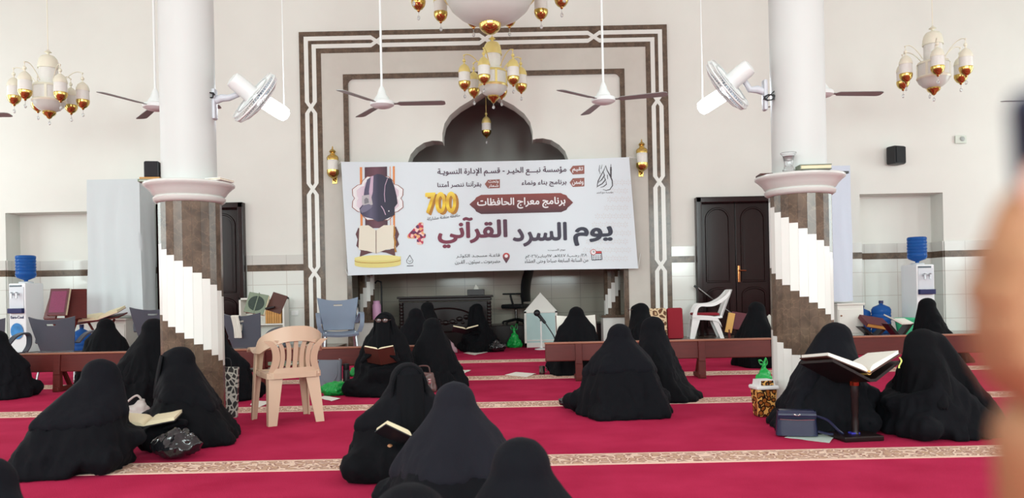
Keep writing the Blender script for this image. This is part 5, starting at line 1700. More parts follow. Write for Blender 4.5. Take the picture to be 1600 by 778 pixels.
b = MB(); b.box((.05, .03, pD.z + .02), (.26, .03, .26), Euler((0, R(10), 0)), bevel=.004); b.build('maroon_board', M_MAROON, t)
for s in (-1, 1):
    b = MB(); b.tube([(s * .12, 0, pD.z - .10), (s * .1, 0, 0)], .02, 8); b.build('leg', M_WOOD, t)

# bookcase with gilt spines behind the chair with the towel
pb0, pb1 = at(377, 500, 13.25), at(447, 500, 13.25)
bw = pb1.x - pb0.x
bh = at(412, 465, 13.1).z - .2
t = thing('white_bookcase', 'small white bookcase against the tiles beside the dark door', 'bookcase', ((pb0.x + pb1.x) / 2, 13.3, .2))
b = MB()
for (c_, s_) in (((-bw / 2 + .015, 0, bh / 2), (.03, .3, bh)), ((bw / 2 - .015, 0, bh / 2), (.03, .3, bh)), ((0, 0, bh - .015), (bw, .3, .03)), ((0, 0, .02), (bw, .3, .04)), ((0, .14, bh / 2), (bw, .015, bh))): b.box(c_, s_)
b.build('carcass', M_CABINET, t, smooth=False)
for z in (bh * .45,):
    b = MB(); b.box((0, 0, z), (bw - .06, .28, .025)); b.build('shelf', M_CABINET, t, smooth=False)
random.seed(9)
x = (pb0.x + pb1.x) / 2 + .06
k = 0
while x < (pb0.x + pb1.x) / 2 + bw / 2 - .08:
    w_ = random.uniform(.032, .05); h_ = random.uniform(.27, .32)
    lab = 'tan gilt spined book in the row on the white bookcase shelf'
    t = thing('shelved_book', lab, 'book', (x + w_ / 2, 13.24, .2 + bh * .45 + .013), group='tan books on the white bookcase')
    b = MB(); b.box((0, 0, h_ / 2), (w_ - .003, .18, h_), bevel=.006); b.build('cover', M_TANBOOK, t)
    b = MB(); b.box((0, .01, h_ / 2), (w_ - .012, .18, h_ + .002)); b.build('page_block', M_PAPERC, t, smooth=False)
    x += w_; k += 1

# ================================================================== NICHE FURNITURE
dx0, dx1 = at(627, 470, 14.75).x, at(771, 470, 14.75).x
dh = 1.0
dY = 15.05 - .25 + .02
t = thing('carved_desk', 'dark carved wooden desk with a moulded top in front of the niche', 'desk', ((dx0 + dx1) / 2, dY - .35, 0))
dw = dx1 - dx0
b = MB(); b.box((0, 0, dh - .02), (dw, .62, .04), bevel=.012); b.box((0, .01, dh - .07), (dw - .06, .56, .06), bevel=.015); b.build('moulded_top', M_DARKWOOD, t)
b = MB(); b.box((0, .03, dh / 2 - .05), (dw - .16, .48, dh - .12), bevel=.01); b.build('body', M_DARKWOOD, t)
b = MB()
b.tube([(dw * .3 * math.cos(a), -.215, dh * .55 + .22 * math.sin(a)) for a in [2 * PI * k / 32 for k in range(33)]], .018, 6)
for k in range(7):
    xx = (k - 3) * .13
    b.ball((xx, -.21, dh * .55 + .05 * math.cos(k)), .06, 12, (1, .4, .8)); b.ball((xx + .06, -.21, dh * .5), .04, 10, (1, .4, .8))
b.build('carved_panel', M_DARKWOOD, t)
for s in (-1, 1):
    b = MB()
    for k in range(14): b.lathe([(.035, .05 + k * .06), (.045, .07 + k * .06), (.035, .11 + k * .06)], (s * (dw / 2 - .07), -.22, 0), 10)
    b.build('turned_post', M_DARKWOOD, t)
p = at(743, 466, 14.3)
t = thing('tissue_box', 'dark tissue box with a white tissue on the carved desk', 'tissue box', (p.x, dY - .3, dh))
b = MB(); b.box((0, 0, .055), (.32, .16, .11), bevel=.008); b.build('box', M_TISSUEBOX, t)
b = MB(); b.hull([(-.03, 0, .11, .012), (.05, 0, .12, .01), (.0, .0, .19, .012), (.03, .01, .16, .01)]); b.build('tissue', M_PAPER, t)
# office chair on the low step
p = at(806, 470, 15.6)
t = thing('office_chair', 'black swivel office chair with a tall back beside the carved desk', 'chair', (p.x, 15.5, .4), R(68))
b = MB(); b.box((0, 0, .36), (.48, .48, .09), bevel=.035); b.build('seat', M_BLACKP, t)
b = MB()
def ob(u, v):
    return Vector(((u - .5) * (.44 - .10 * abs(v - .55)), -.25 - .05 * math.sin(v * PI) * -1 - .10 * v - .04 * (1 - (2 * u - 1) ** 2), .45 + v * .68))
b.grid(ob, 12, 14, .06); b.build('backrest', M_BLACKP, t)
for sx in (-1, 1):
    b = MB(); b.tube([(sx * .25, -.05, .36), (sx * .29, -.02, .50), (sx * .29, 0, .59)], .022, 8); b.box((sx * .29, .02, .61), (.07, .28, .035), bevel=.014); b.build('armrest', M_BLACKP, t)
b = MB(); b.tube([(0, 0, .32), (0, 0, .08)], .03, 10); b.build('gas_post', M_STEEL, t)
b = MB()
for k in range(5):
    a = 2 * PI * k / 5 + .3; b.tube([(0, 0, .10), (.29 * math.cos(a), .29 * math.sin(a), .05)], [.03, .018], 8); b.ball((.29 * math.cos(a), .29 * math.sin(a), .028), .028, 10)
b.build('wheeled_base', M_BLACKP, t)
# house-shaped white rack with a mint panel
p = at(844, 500, 14.55)
hx0, hx1 = at(819, 500, 14.55).x, at(870, 500, 14.55).x
hw = hx1 - hx0
z_e, z_a = at(844, 486, 14.55).z, at(841, 457, 14.55).z
t = thing('house_shaped_rack', 'white house shaped cabinet with a mint glass front behind the microphone', 'cabinet', ((hx0 + hx1) / 2, 14.4, 0))
b = MB()
b.prism([(-hw / 2, 0), (hw / 2, 0), (hw / 2, z_e), (0, z_a), (-hw / 2, z_e)], .0, .30, 'Y')
for (c_, s_) in (((-hw / 2 + .02, -.01, z_e / 2), (.04, .04, z_e)), ((hw / 2 - .02, -.01, z_e / 2), (.04, .04, z_e)), ((0, -.01, .04), (hw, .04, .08)), ((0, -.01, z_e - .015), (hw, .04, .03))): b.box(c_, s_)
b.build('carcass', M_CABINET, t, smooth=False)
b = MB(); b.box((0, -.005, z_e / 2 + .03), (hw - .08, .012, z_e - .12)); b.build('mint_front', M_MINT, t, smooth=False)
b = MB(); b.box((0, -.014, .13), (hw - .1, .012, .02)); b.build('lower_rail', M_CABINET, t, smooth=False)
# microphone on a white stand
p = fl(846, 546)
t = thing('microphone_stand', 'black microphone on a thin white floor stand before the house shaped cabinet', 'microphone', (p.x, p.y, 0))
zz = at(845, 497, p.y).z
b = MB(); b.lathe([(.12, 0), (.12, .015), (.03, .03), (.016, .05)], n=24); b.build('round_foot', M_WHITECH, t)
b = MB(); b.tube([(0, 0, .03), (0, 0, zz)], .014, 10); b.build('pole', M_WHITECH, t)
tip = at(839, 489, p.y) - p; e1 = at(852, 505, p.y) - p; e2 = at(864, 523, p.y) - p; e3 = at(869, 536, p.y) - p
b = MB(); b.ball(tip, .06, 16, (1, 1, 1)); b.build('mesh_head', M_BLACKP, t)
b = MB(); b.tube([tip, e1], [.036, .026], 12); b.build('handle', M_BLACKP, t)
b = MB(); b.box((e1 + tip) / 2 + Vector((.0, 0, -.03)), (.05, .05, .05), bevel=.01); b.tube([Vector((0, 0, zz)), (e1 + tip) / 2], .014, 8); b.build('clip', M_BLACKP, t)
b = MB(); b.tube(smooth_path([e1, e2, e3, (e3.x + .02, 0, .02)], 5), .01, 6); b.build('cable', M_CABLE, t)
# flask and bottle on the pilaster plinth, a cane
p = at(585, 500, 14.1)
t = thing('pink_flask', 'pink steel flask standing on the plinth beside the niche pilaster', 'flask', (at(589, 500, 14.18).x, 14.18, .587))
b = MB(); b.lathe([(.075, 0), (.08, .02), (.08, .26), (.07, .29)], n=24); b.build('body', M_PINKP, t)
b = MB(); b.lathe([(.062, .285), (.062, .34), (.05, .35)], n=20); b.build('cap', M_PINKP, t)
t = thing('steel_flask', 'dark steel flask on the plinth beside the bluish grey chair', 'flask', (at(558, 500, 14.18).x, 14.18, .587))
b = MB(); b.lathe([(.05, 0), (.052, .02), (.052, .22), (.04, .25)], n=20); b.build('body', M_STEEL, t)
b = MB(); b.lathe([(.04, .245), (.04, .29)], n=16); b.build('cap', M_BLACKP, t)
p = at(594, 440, 14.5)
t = thing('walking_cane', 'black hooked cane leaning upright against the niche pilaster', 'cane', (p.x, 14.62, 0))
b = MB(); b.tube(smooth_path([(.0, 0, .0), (.0, 0, .7), (0, 0, p.z - .06), (-.02, 0, p.z), (-.08, 0, p.z + .015), (-.12, 0, p.z - .03)], 6), .016, 8); b.build('shaft', M_CABLE, t)
# folded rug pieces by the surround
p = at(1049, 508, 12.75)
t = thing('folded_rug', 'folded crimson carpet piece with a cream patterned side, leaning by the surround', 'rug', (p.x - .03, 12.75, .2))
b = MB(); b.box((.10, .05, .26), (.26, .10, .52), Euler((R(-6), 0, 0)), bevel=.03); b.build('crimson_fold', M_REDCLOTH, t)
b = MB(); b.box((-.19, .04, .26), (.30, .11, .52), Euler((R(-6), 0, 0)), bevel=.03)
mr = mat('arabesque_rug', srgb(214, 186, 150), .9); N_, L_, B_ = nodes_of(mr)
tc_ = N_.new('ShaderNodeTexCoord'); vo_ = N_.new('ShaderNodeTexVoronoi'); vo_.feature = 'DISTANCE_TO_EDGE'; vo_.inputs['Scale'].default_value = 11
L_.new(tc_.outputs['Object'], vo_.inputs['Vector']); rm_ = ramp(N_, [(0, srgb(222, 198, 160)), (.1, srgb(222, 198, 160)), (.14, srgb(92, 60, 40)), (.3, srgb(110, 74, 50)), (.34, srgb(206, 176, 134))])
L_.new(vo_.outputs[0], rm_.inputs[0]); L_.new(rm_.outputs[0], B_.inputs['Base Color'])
b.build('patterned_fold', mr, t)
# metal stick and wrapped bundle behind the garden chair
p0, p1 = at(1090, 449, 13.4), at(1146, 492, 13.4)
t = thing('metal_stick', 'thin metal stick leaning across the dark door behind the garden chair', 'stick', (0, 0, 0))
q1 = p0 + (p1 - p0) * 2.2; q1.z = .215
b = MB(); b.tube([p0, p1, (p1.x + .25, 13.4, .215)], .014, 8); b.build('shaft', M_STEEL, t)
b = MB(); b.tube([p0 + Vector((0, -.02, -.02)), p0 + Vector((-.06, 0, .03))], .02, 8); b.build('grip', M_BLACKP, t)
# ================================================================== THE WOMEN
# front rows
woman('L1', 160, 560, 752, -66, 'person in black veil leaning over a shared book, back turned, beside the speaker column', lean=.22, dz=.34, knee=.30, back=.22, hemb=.26, hemf=.28, seed=1, robe=M_BLK1, veil=M_BLK2, elbow=.25,
      tail=[[(-.22, -.22, .03, .04), (.22, -.24, .03, .04), (-.13, -.05, .2, .13), (.13, -.05, .2, .13)]], vextra=())
woman('L2', 277, 541, 692, 104, 'person in black veil facing the open book, sitting against the speaker column', lean=.12, dz=.06, seed=2, robe=M_BLK3, veil=M_BLK1, nose=True, knee=.34, hemb=.22, hemf=.3, back=.24)
woman('L3', 243, 497, 655, -78, 'person in black veil bending forward half hidden behind the speaker column', lean=.22, kf=.16, seed=3, back=.34, robe=M_BLK3, veil=M_BLK3, tail=[[(-.2, -.32, .03, .04), (.2, -.32, .03, .04), (0, -.05, .2, .14)]])
woman('L4', 166, 497, 590, 4, 'person in black veil seen from behind, before the white cabinet under the sheeted cupboard', Z=9.35, seed=4, robe=M_BLK3, veil=M_BLK3, hemb=.12, hemf=.2, sh=.17, elbow=.27)
woman('L5', -4, 515, 628, 6, 'person in black robe partly out of view by the dark chair before the cooler', seed=5, robe=M_BLK1, veil=M_BLK1, hemb=.14)
woman('L6', 338, 512, 632, -10, 'person in black robe almost hidden by the speaker column, beside the lattice printed bag', seed=6, robe=M_BLK3, veil=M_BLK1, hemb=.12, elbow=.27, knee=.36)
woman('C1', 601, 487, 620, 176, 'person in black veil wearing glasses, holding an open book, facing forward by the grey handbag', seed=7, lean=.06, robe=M_BLK3, veil=M_BLK3, nose=True, knee=.33, kf=.24, hemf=.26, hemb=.15, width=1.0)
woman('C2', 674, 496, 604, 42, 'person in black veil with rounded back, sitting sideways by the brown handbag', seed=8, Z=8.42, lean=.08, robe=M_BLK3, veil=M_BLK3, hemb=.14, hemf=.2, knee=.26, back=.22)
woman('C3', 649, 481, 590, 20, 'person in black veil squeezed between the woman with glasses and the rounded back', Z=10.2, seed=9, robe=M_BLK3, veil=M_BLK1, hemb=.14)
woman('C4', 667, 471, 570, 150, 'person in black veil mostly hidden, sitting up against the front of the carved desk', Z=12.6, seed=10, robe=M_BLK3, veil=M_BLK3, hemb=.14)
woman('C5', 744, 474, 553, 118, 'person in black veil holding a small open book in front of the carved desk', Z=13.7, seed=11, lean=.10, robe=M_BLK3, veil=M_BLK3, hemb=.14, back=.3, knee=.34, nose=True)
woman('R1', 900, 478, 590, 2, 'person in black veil seen from behind, holding large white pages behind the bench', Z=9.45, seed=12, lean=.07, robe=M_BLK3, veil=M_BLK3, hemb=.20, hemf=.26, sh=.165, headr=.10)
woman('R2', 967, 505, 658, 6, 'person in a wide black veil seen from behind, a shiny black bag by her hem', lean=.14, dz=.34, seed=13, robe=M_BLK1, veil=M_BLK2, hemb=.34, hemf=.3, width=1.05, knee=.36, back=.30, sh=.16)
woman('R3', 1018, 494, 630, 64, 'person in black veil sitting sideways close beside the wide veiled back', lean=.10, seed=14, robe=M_BLK3, veil=M_BLK1, hemb=.16, hemf=.2, back=.24,
      tail=[[(-.15, -.30, .02, .03), (.15, -.30, .02, .03), (0, -.05, .15, .12)]])
woman('R4', 999, 473, 575, 76, 'person in black veil with glasses, behind the bench and before the folded rug', Z=9.7, s=1.05, seed=15, lean=.12, sh=.18, width=1.12, robe=M_BLK3, veil=M_BLK3, hemb=.16, nose=True)
woman('R5', 1183, 471, 577, -78, 'person in black veil behind the bench before the dark door, reading white pages', Z=10.0, seed=16, lean=.08, robe=M_BLK3, veil=M_BLK3, hemb=.30, hemf=.3)
woman('R6', 1308, 503, 672, -98, 'person in black veil sitting by the vase column behind the tall book stand', lean=.08, dz=.12, seed=17, robe=M_BLK1, veil=M_BLK2, hemb=.10, hemf=.34, back=.34, knee=.30, kf=.18, sh=.16,
      tail=[[(-.22, -.36, .02, .03), (.24, -.36, .02, .03), (0, -.05, .22, .14)]], vextra=[[(0, .0, .62, .08), (-.2, -.26, .14, .06), (.2, -.26, .14, .06), (-.25, .05, .12, .06)]])
woman('R7', 1437, 513, 694, 92, 'person in a long black trailing veil facing the tall book stand', lean=.10, dz=.38, seed=18, robe=M_BLK1, veil=M_BLK3, hemb=.10, hemf=.2, back=.34, knee=.30,
      tail=[[(-.2, -.38, .02, .03), (.24, -.36, .02, .03), (0, -.05, .2, .14)], [(.1, -.3, .03, .04), (.22, -.62, .015, .02), (.0, -.58, .015, .02)]], vextra=[[(0, .0, .60, .09), (-.2, -.30, .10, .05), (.2, -.30, .10, .05)]])
woman('R8', 1447, 465, 575, 86, 'person in black veil behind the bench in front of the green bucket', Z=10.1, seed=19, lean=.16, robe=M_BLK3, veil=M_BLK3, hemb=.16, back=.28)
woman('F1', 637, 566, 765, 194, 'person in black veil and face cover, facing forward with an open book in her lap', lean=.10, dz=.45, seed=20, robe=M_BLK3, veil=M_BLK1, nose=True, knee=.30, kf=.22, hemf=.26, hemb=.2, sh=.15)
woman('F2', 709, 595, 800, 16, 'person in charcoal veil seen from behind, sitting knee to knee with the face covered reader', lean=.14, Z=3.42, s=.95, seed=21, robe=M_BLK1, veil=cloth_black('charcoal_crepe', srgb(24, 24, 31), .03), hemb=.19, hemf=.19, back=.28, sh=.165, elbow=.25)
woman('F3', 812, 681, 900, 8, 'person in black veil cut off by the lower edge, head bowed, beside the charcoal veil', Z=2.3, s=.92, lean=.12, seed=22, robe=M_BLK1, veil=M_BLK2, hemb=.10, hemf=.12, back=.2, sh=.15)
woman('F4', 640, 752, 1000, 0, 'top of a black veiled head at the lower edge, below the face covered reader', Z=1.75, s=.92, kf=.12, lean=.05, seed=23, robe=M_BLK1, veil=M_BLK1, hemb=.08, hemf=.1)
woman('F5', -22, 712, 900, -20, 'black veiled shoulder in the lower corner, below the woman leaning over a shared book', Z=2.5, s=.92, lean=.05, seed=24, robe=M_BLK1, veil=M_BLK2, hemb=.08, hemf=.1)
for k_ in ('C1', 'F1', 'L2', 'C5'):
    r_, s_, le_, hz_, sd_ = WOMEN[k_]
    niqab(r_, s_, le_, hz_, .105, sd_, M_BLK3, k_ in ('C1', 'F1'))
# glasses
def glasses(key, m):
    r_, s_, le_, hz_, sd_ = WOMEN[key]
    b = MB()
    y = le_ + .105 * 1.14 + .012; z = hz_ + .02
    for sx in (-1, 1):
        b.tube([((sd_ + sx * .034 + .027 * math.cos(a)) * s_, y * s_, (z + .019 * math.sin(a)) * s_) for a in [2 * PI * k / 16 for k in range(17)]], .0026, 6, caps=False)
        b.tube([((sd_ + sx * .061) * s_, y * s_, z * s_), ((sd_ + sx * .085) * s_, (y - .06) * s_, (z + .005) * s_)], .003, 5)
    b.tube([((sd_ - .008) * s_, (y + .004) * s_, (z + .006) * s_), ((sd_ + .008) * s_, (y + .004) * s_, (z + .006) * s_)], .003, 5)
    o = b.build('glasses', m, r_)
    b = MB()
    for sx in (-1, 1):
        b.ball(((sd_ + sx * .034) * s_, (y - .004) * s_, z * s_), .026 * s_, 12, (1, .12, .7))
    b.build('lens', mat('dark_lens', srgb(96, 84, 84), .06, spec=.9), o)
glasses('C1', M_BROWNCOVER); glasses('R4', M_BROWNCOVER)
# ================================================================== BAGS, PAPERS AND SMALL THINGS ON THE CARPET
def crumple(mb_groups, voxel, it, seed, amp, freq, flat=.01):
    b = MB()
    for g in mb_groups: b.hull(g)
    me = bpy.data.meshes.new('tmp'); b.bm.to_mesh(me); b.bm.free()
    o = bpy.data.objects.new('tmp', me); C.objects.link(o)
    m = o.modifiers.new('r', 'REMESH'); m.mode = 'VOXEL'; m.voxel_size = voxel
    s_ = o.modifiers.new('s', 'SMOOTH'); s_.factor = .5; s_.iterations = it
    out = eval_mesh(o); bpy.data.objects.remove(o); bpy.data.meshes.remove(me)
    off = Vector((seed, seed * 2.3, seed * .7))
    for v in out.vertices:
        p = v.co * freq + off
        q = 1 - abs(noise.noise(p)) * 2.6 + .5 * (1 - abs(noise.noise(p * 2.2)) * 2.4)
        v.co = v.co + v.normal * amp * (q - .6)
        if v.co.z < flat: v.co.z = max(.003, v.co.z * .25)
    out.polygons.foreach_set('use_smooth', [True] * len(out.polygons)); out.update()
    return out
def plastic_bag(label, px, py, w, h, m, seed, yaw=0, loops=True, cat='plastic bag', d=None, z=0., name='plastic_bag', lie=False, Y=None):
    p = fl(px, py) if Y is None else Vector((at(px, py, Y).x, Y, z))
    t = thing(name, label, cat, (p.x, p.y, z), R(yaw))
    d = d or w * .7
    r = min(w, d) * .22
    if lie:
        g = [[(-w / 2 + r, 0, h * .4, r * .9), (w / 2 - r, 0, h * .42, r), (0, d / 2 - r, h * .4, r), (0, -d / 2 + r, h * .35, r), (0, 0, h - r * .8, r * .7)]]
    else:
        g = [[(-w / 2 + r, 0, r, r), (w / 2 - r, 0, r, r), (0, d / 2 - r, r, r), (0, -d / 2 + r, r, r), (0, 0, h * .55, r * .8)], [(0, 0, h * .5, r * .7), (0, 0, h * .8, r * .3)]]
    me = crumple(g, .014, 4, seed, .016, 16)
    mesh_obj('film', me, m, t)
    if loops:
        b = MB()
        for s in (-1, 1):
            z0 = h * (.78 if not lie else .7)
            pts = smooth_path([(0, 0, z0), (s * w * (.10 + .05 * (s > 0)), .02, z0 + h * (.10 + .08 * (s > 0))), (s * w * .22, .03, z0 + h * .08), (s * w * .17, .02, z0 - h * .04), (s * w * .05, 0, z0 - .01)], 5)
            band(b, pts, [Vector((0, .035, .015))] * len(pts), .004)
        b.build('handles', m, t, angle=70)
    return t
plastic_bag('crumpled green bag lying on the carpet under the black bottle', 525, 617, .33, .15, M_GREENBAG, 1.3, 10, True, lie=True, d=.26)
plastic_bag('green bag peeping out beside the woman with glasses', 555, 588, .2, .2, M_GREENBAG, 2.3, 20, False)
plastic_bag('tied green bag standing before the carved desk and house shaped cabinet', 804, 543, .30, .46, M_GREENBAG, 3.1, 0, True, d=.24)
plastic_bag('green bag on the carpet against the vase column behind the bench', 1194, 586, .2, .27, M_GREENBAG, 4.4, 0, True, d=.17, Y=8.2)
plastic_bag('shiny black bag with loose handles beside the shared book', 275, 716, .32, .20, M_BLACKBAG, 5.7, 5, True, lie=True, d=.26)
plastic_bag('small shiny black bag at the hem of the wide black veil', 884, 637, .16, .11, M_BLACKBAG, 6.9, 0, False, lie=True, d=.14)
plastic_bag('black bag slumped on the carpet at the foot of the dark step', 776, 550, .34, .22, M_BLACKBAG, 7.7, 0, False, lie=True, d=.24)
# grey handbag
p = fl(521, 604)
t = thing('grey_handbag', 'slim grey handbag standing open on the carpet beside the black bottle', 'handbag', (p.x, p.y - .14, 0), R(-6))
W_, H_, D_ = .27, .32, .11
b = MB()
def bagshell(r):
    pts = []
    for sx, sy in ((-1, -1), (1, -1), (1, 1), (-1, 1)): pts.append((sx * W_ / 2, sy * D_ / 2))
    return pts
def fbag(u, v):
    a = 2 * PI * u
    c, s_ = math.cos(a), math.sin(a)
    rr = (abs(c) ** 5 + abs(s_) ** 5) ** (-1 / 5)
    return Vector((c * rr * W_ / 2 * (.93 + .05 * v), s_ * rr * D_ / 2 * (1 - .35 * v), v * H_ * (1 - .03 * abs(s_))))
b.grid(fbag, 40, 10, .006); b.box((0, 0, .012), (W_ * .9, D_ * .9, .02)); b.build('body', M_GREYLEATHER, t, angle=60)
b = MB(); b.tube(smooth_path([(W_ * .36, -D_ * .36, H_ * .9), (W_ * .34, -D_ * .5, H_ * .45), (W_ * .05, -D_ * .56, H_ * .16), (-W_ * .2, -D_ * .5, H_ * .3)], 8), .006, 6); b.tube(smooth_path([(-W_ * .44, 0, H_ * .9), (-W_ * .6, -.01, H_ * .7), (-W_ * .58, -.02, H_ * .4), (-W_ * .48, -.02, H_ * .5)], 6), .006, 6); b.build('strap', M_GREYLEATHER, t)
b = MB(); b.box((-W_ * .45, -.02, H_ * .93), (.02, .02, .03), bevel=.004); b.box((W_ * .42, -.01, H_ * .98), (.02, .02, .03), bevel=.004); b.build('buckle', M_CHROME, t)
p = fl(541, 606)
t = thing('black_bottle', 'tall black drinking bottle standing between the grey handbag and green bag', 'bottle', (p.x, p.y + .02, 0))
b = MB(); b.lathe([(.036, 0), (.038, .01), (.038, .19), (.03, .205)], n=24); b.build('body', M_BLACKP, t)
b = MB(); b.lathe([(.033, .20), (.035, .205), (.035, .262), (.028, .27)], n=20); b.build('cap', M_BLACKP, t)
# brown handbag
p = fl(668, 607)
t = thing('brown_handbag', 'soft brown leather handbag between the two readers and the rounded back', 'handbag', (p.x, p.y - .35, 0), R(12))
me = crumple([[(-.11, 0, .03, .03), (.11, 0, .03, .03), (-.11, .05, .03, .03), (.11, .05, .03, .03), (-.09, .02, .19, .02), (.09, .02, .19, .02)]], .012, 3, 8.8, .008, 14)
mesh_obj('body', me, M_BROWNLEATHER, t)
b = MB(); b.tube(smooth_path([(-.07, .02, .20), (-.05, .02, .27), (.05, .02, .27), (.07, .02, .20)], 6), .008, 6); b.build('handle', M_BROWNLEATHER, t)
b = MB(); b.box((.06, -.04, .12), (.03, .008, .05), bevel=.003); b.build('buckle', M_CHROME, t)
# pale grey bag behind the shared book
p = fl(214, 655)
t = thing('pale_cloth_bag', 'pale grey cloth bag on the carpet between the veiled women by the speaker column', 'bag', (p.x, p.y - .10, 0), R(-20))
me = crumple([[(-.14, 0, .03, .03), (.12, 0, .03, .03), (.12, .08, .03, .03), (-.1, .08, .03, .03), (.10, .03, .17, .02), (.02, .03, .13, .02)]], .012, 3, 9.9, .012, 12)
mesh_obj('body', me, M_PALEBAG, t)
b = MB(); b.tube(smooth_path([(-.10, 0, .08), (-.02, -.02, .16), (.08, -.01, .22), (.11, .02, .16)], 6), .009, 6); b.build('handle', M_PALEBAG, t)
p = fl(709, 549)
t = thing('pale_pink_bag', 'pale pink bag beside the small open book before the desk', 'bag', (p.x - .05, p.y - .35, 0))
me = crumple([[(-.12, 0, .03, .03), (.12, 0, .03, .03), (0, .08, .03, .03), (-.10, .03, .26, .02), (.02, .03, .2, .02)]], .016, 3, 10.3, .012, 10)
mesh_obj('body', me, M_PINKBAG, t)
# lattice printed bag beside the column
p = fl(353, 652)
t = thing('lattice_printed_bag', 'tall dark carrier bag with a silver lattice print leaning by the speaker column', 'carrier bag', (p.x + .02, p.y + .0, 0), R(10))
ml = mat('lattice_print', srgb(40, 36, 38), .35); N_, L_, B_ = nodes_of(ml)
tc_ = N_.new('ShaderNodeTexCoord'); mp_ = N_.new('ShaderNodeMapping'); mp_.inputs['Scale'].default_value = (24, 0, 17); L_.new(tc_.outputs['Object'], mp_.inputs[0])
vo_ = N_.new('ShaderNodeTexVoronoi'); vo_.feature = 'DISTANCE_TO_EDGE'; vo_.inputs['Scale'].default_value = 1.0; L_.new(mp_.outputs[0], vo_.inputs['Vector'])
rm_ = ramp(N_, [(0, srgb(190, 186, 176)), (.07, srgb(190, 186, 176)), (.1, srgb(38, 34, 36)), (1, srgb(58, 52, 48))]); L_.new(vo_.outputs[0], rm_.inputs[0]); L_.new(rm_.outputs[0], B_.inputs['Base Color'])
b = MB(); b.box((0, 0, .215), (.17, .07, .43), Euler((R(-3), R(2), 0)), bevel=.006); b.build('body', ml, t)
b = MB(); b.tube(smooth_path([(-.04, -.03, .42), (-.03, -.035, .50), (.03, -.035, .50), (.04, -.03, .42)], 6), .004, 6); b.build('handle', M_CABLE, t)
# papers
def paper(label, pts, m=M_PAPER, lift=.004, seed=1):
    P = [fl(*q) for q in pts]
    c = sum(P, Vector()) / 4
    t = thing('paper_sheet', label, 'paper', (c.x, c.y, 0))
    b = MB()
    def f(u, v):
        q = (P[0] * (1 - u) + P[1] * u) * (1 - v) + (P[3] * (1 - u) + P[2] * u) * v - c
        return Vector((q.x, q.y, lift + .012 * max(0, noise.noise(Vector((u * 2, v * 2, seed)))) + .008 * u * v))
    b.grid(f, 10, 8, .002); b.build('sheet', m, t)
    return t
paper('white sheet on the carpet stripe before the rounded end of the bench', [(789, 586), (822, 589.5), (838, 585), (806, 581.5)], seed=1)
paper('small white sheet on the carpet at the hem of the rounded back', [(716, 582), (727, 583), (736, 579.5), (722, 578.5)], seed=2)
paper('white sheet on the carpet at the knees of the woman before the desk', [(724, 552), (742, 555), (762, 551), (746, 549)], seed=3)
paper('white sheet on the carpet beside the legs of the beige armchair', [(391, 633), (404, 637), (424, 629.5), (398, 626)], seed=4)
paper('white paper edge under the crumpled green bag', [(496, 622), (518, 627), (532, 624), (508, 619)], seed=5)
paper('printed pale green leaflet under the navy handbag', [(1226, 684), (1296, 692.5), (1313, 674), (1268, 668)], M_PAPERG, seed=6)
# navy handbag
p = fl(1249, 684)
t = thing('navy_handbag', 'small navy leather handbag with a bow clasp lying by the tall book stand', 'handbag', (p.x, p.y + .05, .012), R(-14))
b = MB()
def nb_(u, v):
    a = 2 * PI * u
    c, s_ = math.cos(a), math.sin(a)
    rr = (abs(c) ** 4 + abs(s_) ** 4) ** (-1 / 4)
    w = .135 * (1 - .10 * v); 
    return Vector((c * rr * w, s_ * rr * .055 * (1 - .25 * v), .165 * v))
b.grid(nb_, 36, 8); b.bm.faces.ensure_lookup_table()
b.box((0, 0, .163), (.225, .07, .012), bevel=.005); b.box((0, 0, .004), (.25, .1, .008)); b.build('body', M_NAVYLEATHER, t, angle=60)
b = MB(); b.grid(lambda u, v: Vector(((u - .5) * .24, -.048 - .014 * math.sin(PI * v) - .004 * (1 - v), .165 - v * .055)), 10, 6, .006); b.build('flap', M_NAVYLEATHER, t)
b = MB(); b.tube([(-.11, -.058, .112), (.0, -.062, .108), (.11, -.058, .112)], .003, 6); b.build('zip', M_CHROME, t)
b = MB(); b.hull([(-.016, -.066, .145, .007), (-.004, -.066, .138, .003)]); b.hull([(.016, -.066, .145, .007), (.004, -.066, .138, .003)]); tag(b.build('bow_clasp', M_CHROME, t), 'silver bow clasp')
b = MB(); pts = smooth_path([(.12, -.01, .13), (.19, -.05, .11), (.25, -.08, .05), (.28, -.06, .02), (.2, -.04, .016), (.13, -.03, .03)], 6); b.tube(pts, .009, 6); b.build('strap', M_NAVYLEATHER, t)
# leopard bin
p = fl(1200, 652)
t = thing('leopard_bin', 'small swing lid bin with leopard print at the foot of the vase column', 'waste bin', (p.x - .01, p.y + .06, 0), R(8))
b = MB(); b.box((0, 0, .112), (.165, .14, .22), bevel=.014, taper=.82); b.build('body', M_LEOPARD, t)
b = MB(); b.box((0, 0, .232), (.185, .16, .032), bevel=.012); b.build('rim', M_WHITECH, t)
b = MB()
b.prism([(-.065, .245), (.065, .245), (.058, .29), (-.058, .29)], -.06, .06, 'Y'); b.build('lid_frame', M_WHITECH, t, smooth=False)
b = MB(); b.box((0, -.062, .268), (.10, .008, .036), Euler((R(-8), 0, 0))); b.build('swing_flap', M_LEOPARD, t, smooth=False)
# steel cup
p = fl(847, 585)
t = thing('steel_cup', 'small dark steel cup on the carpet by the rounded bench end', 'cup', (p.x, p.y, 0))
b = MB(); b.lathe([(.034, 0), (.036, .005), (.036, .105), (.033, .105), (.032, .01)], n=24, caps=False); b.lathe([(.001, .003), (.034, .003)], n=24); b.build('body', M_STEEL, t)
b = MB(); b.tube(smooth_path([(.035, 0, .085), (.06, 0, .08), (.06, 0, .035), (.035, 0, .03)], 5), .005, 6); b.build('handle', M_STEEL, t)
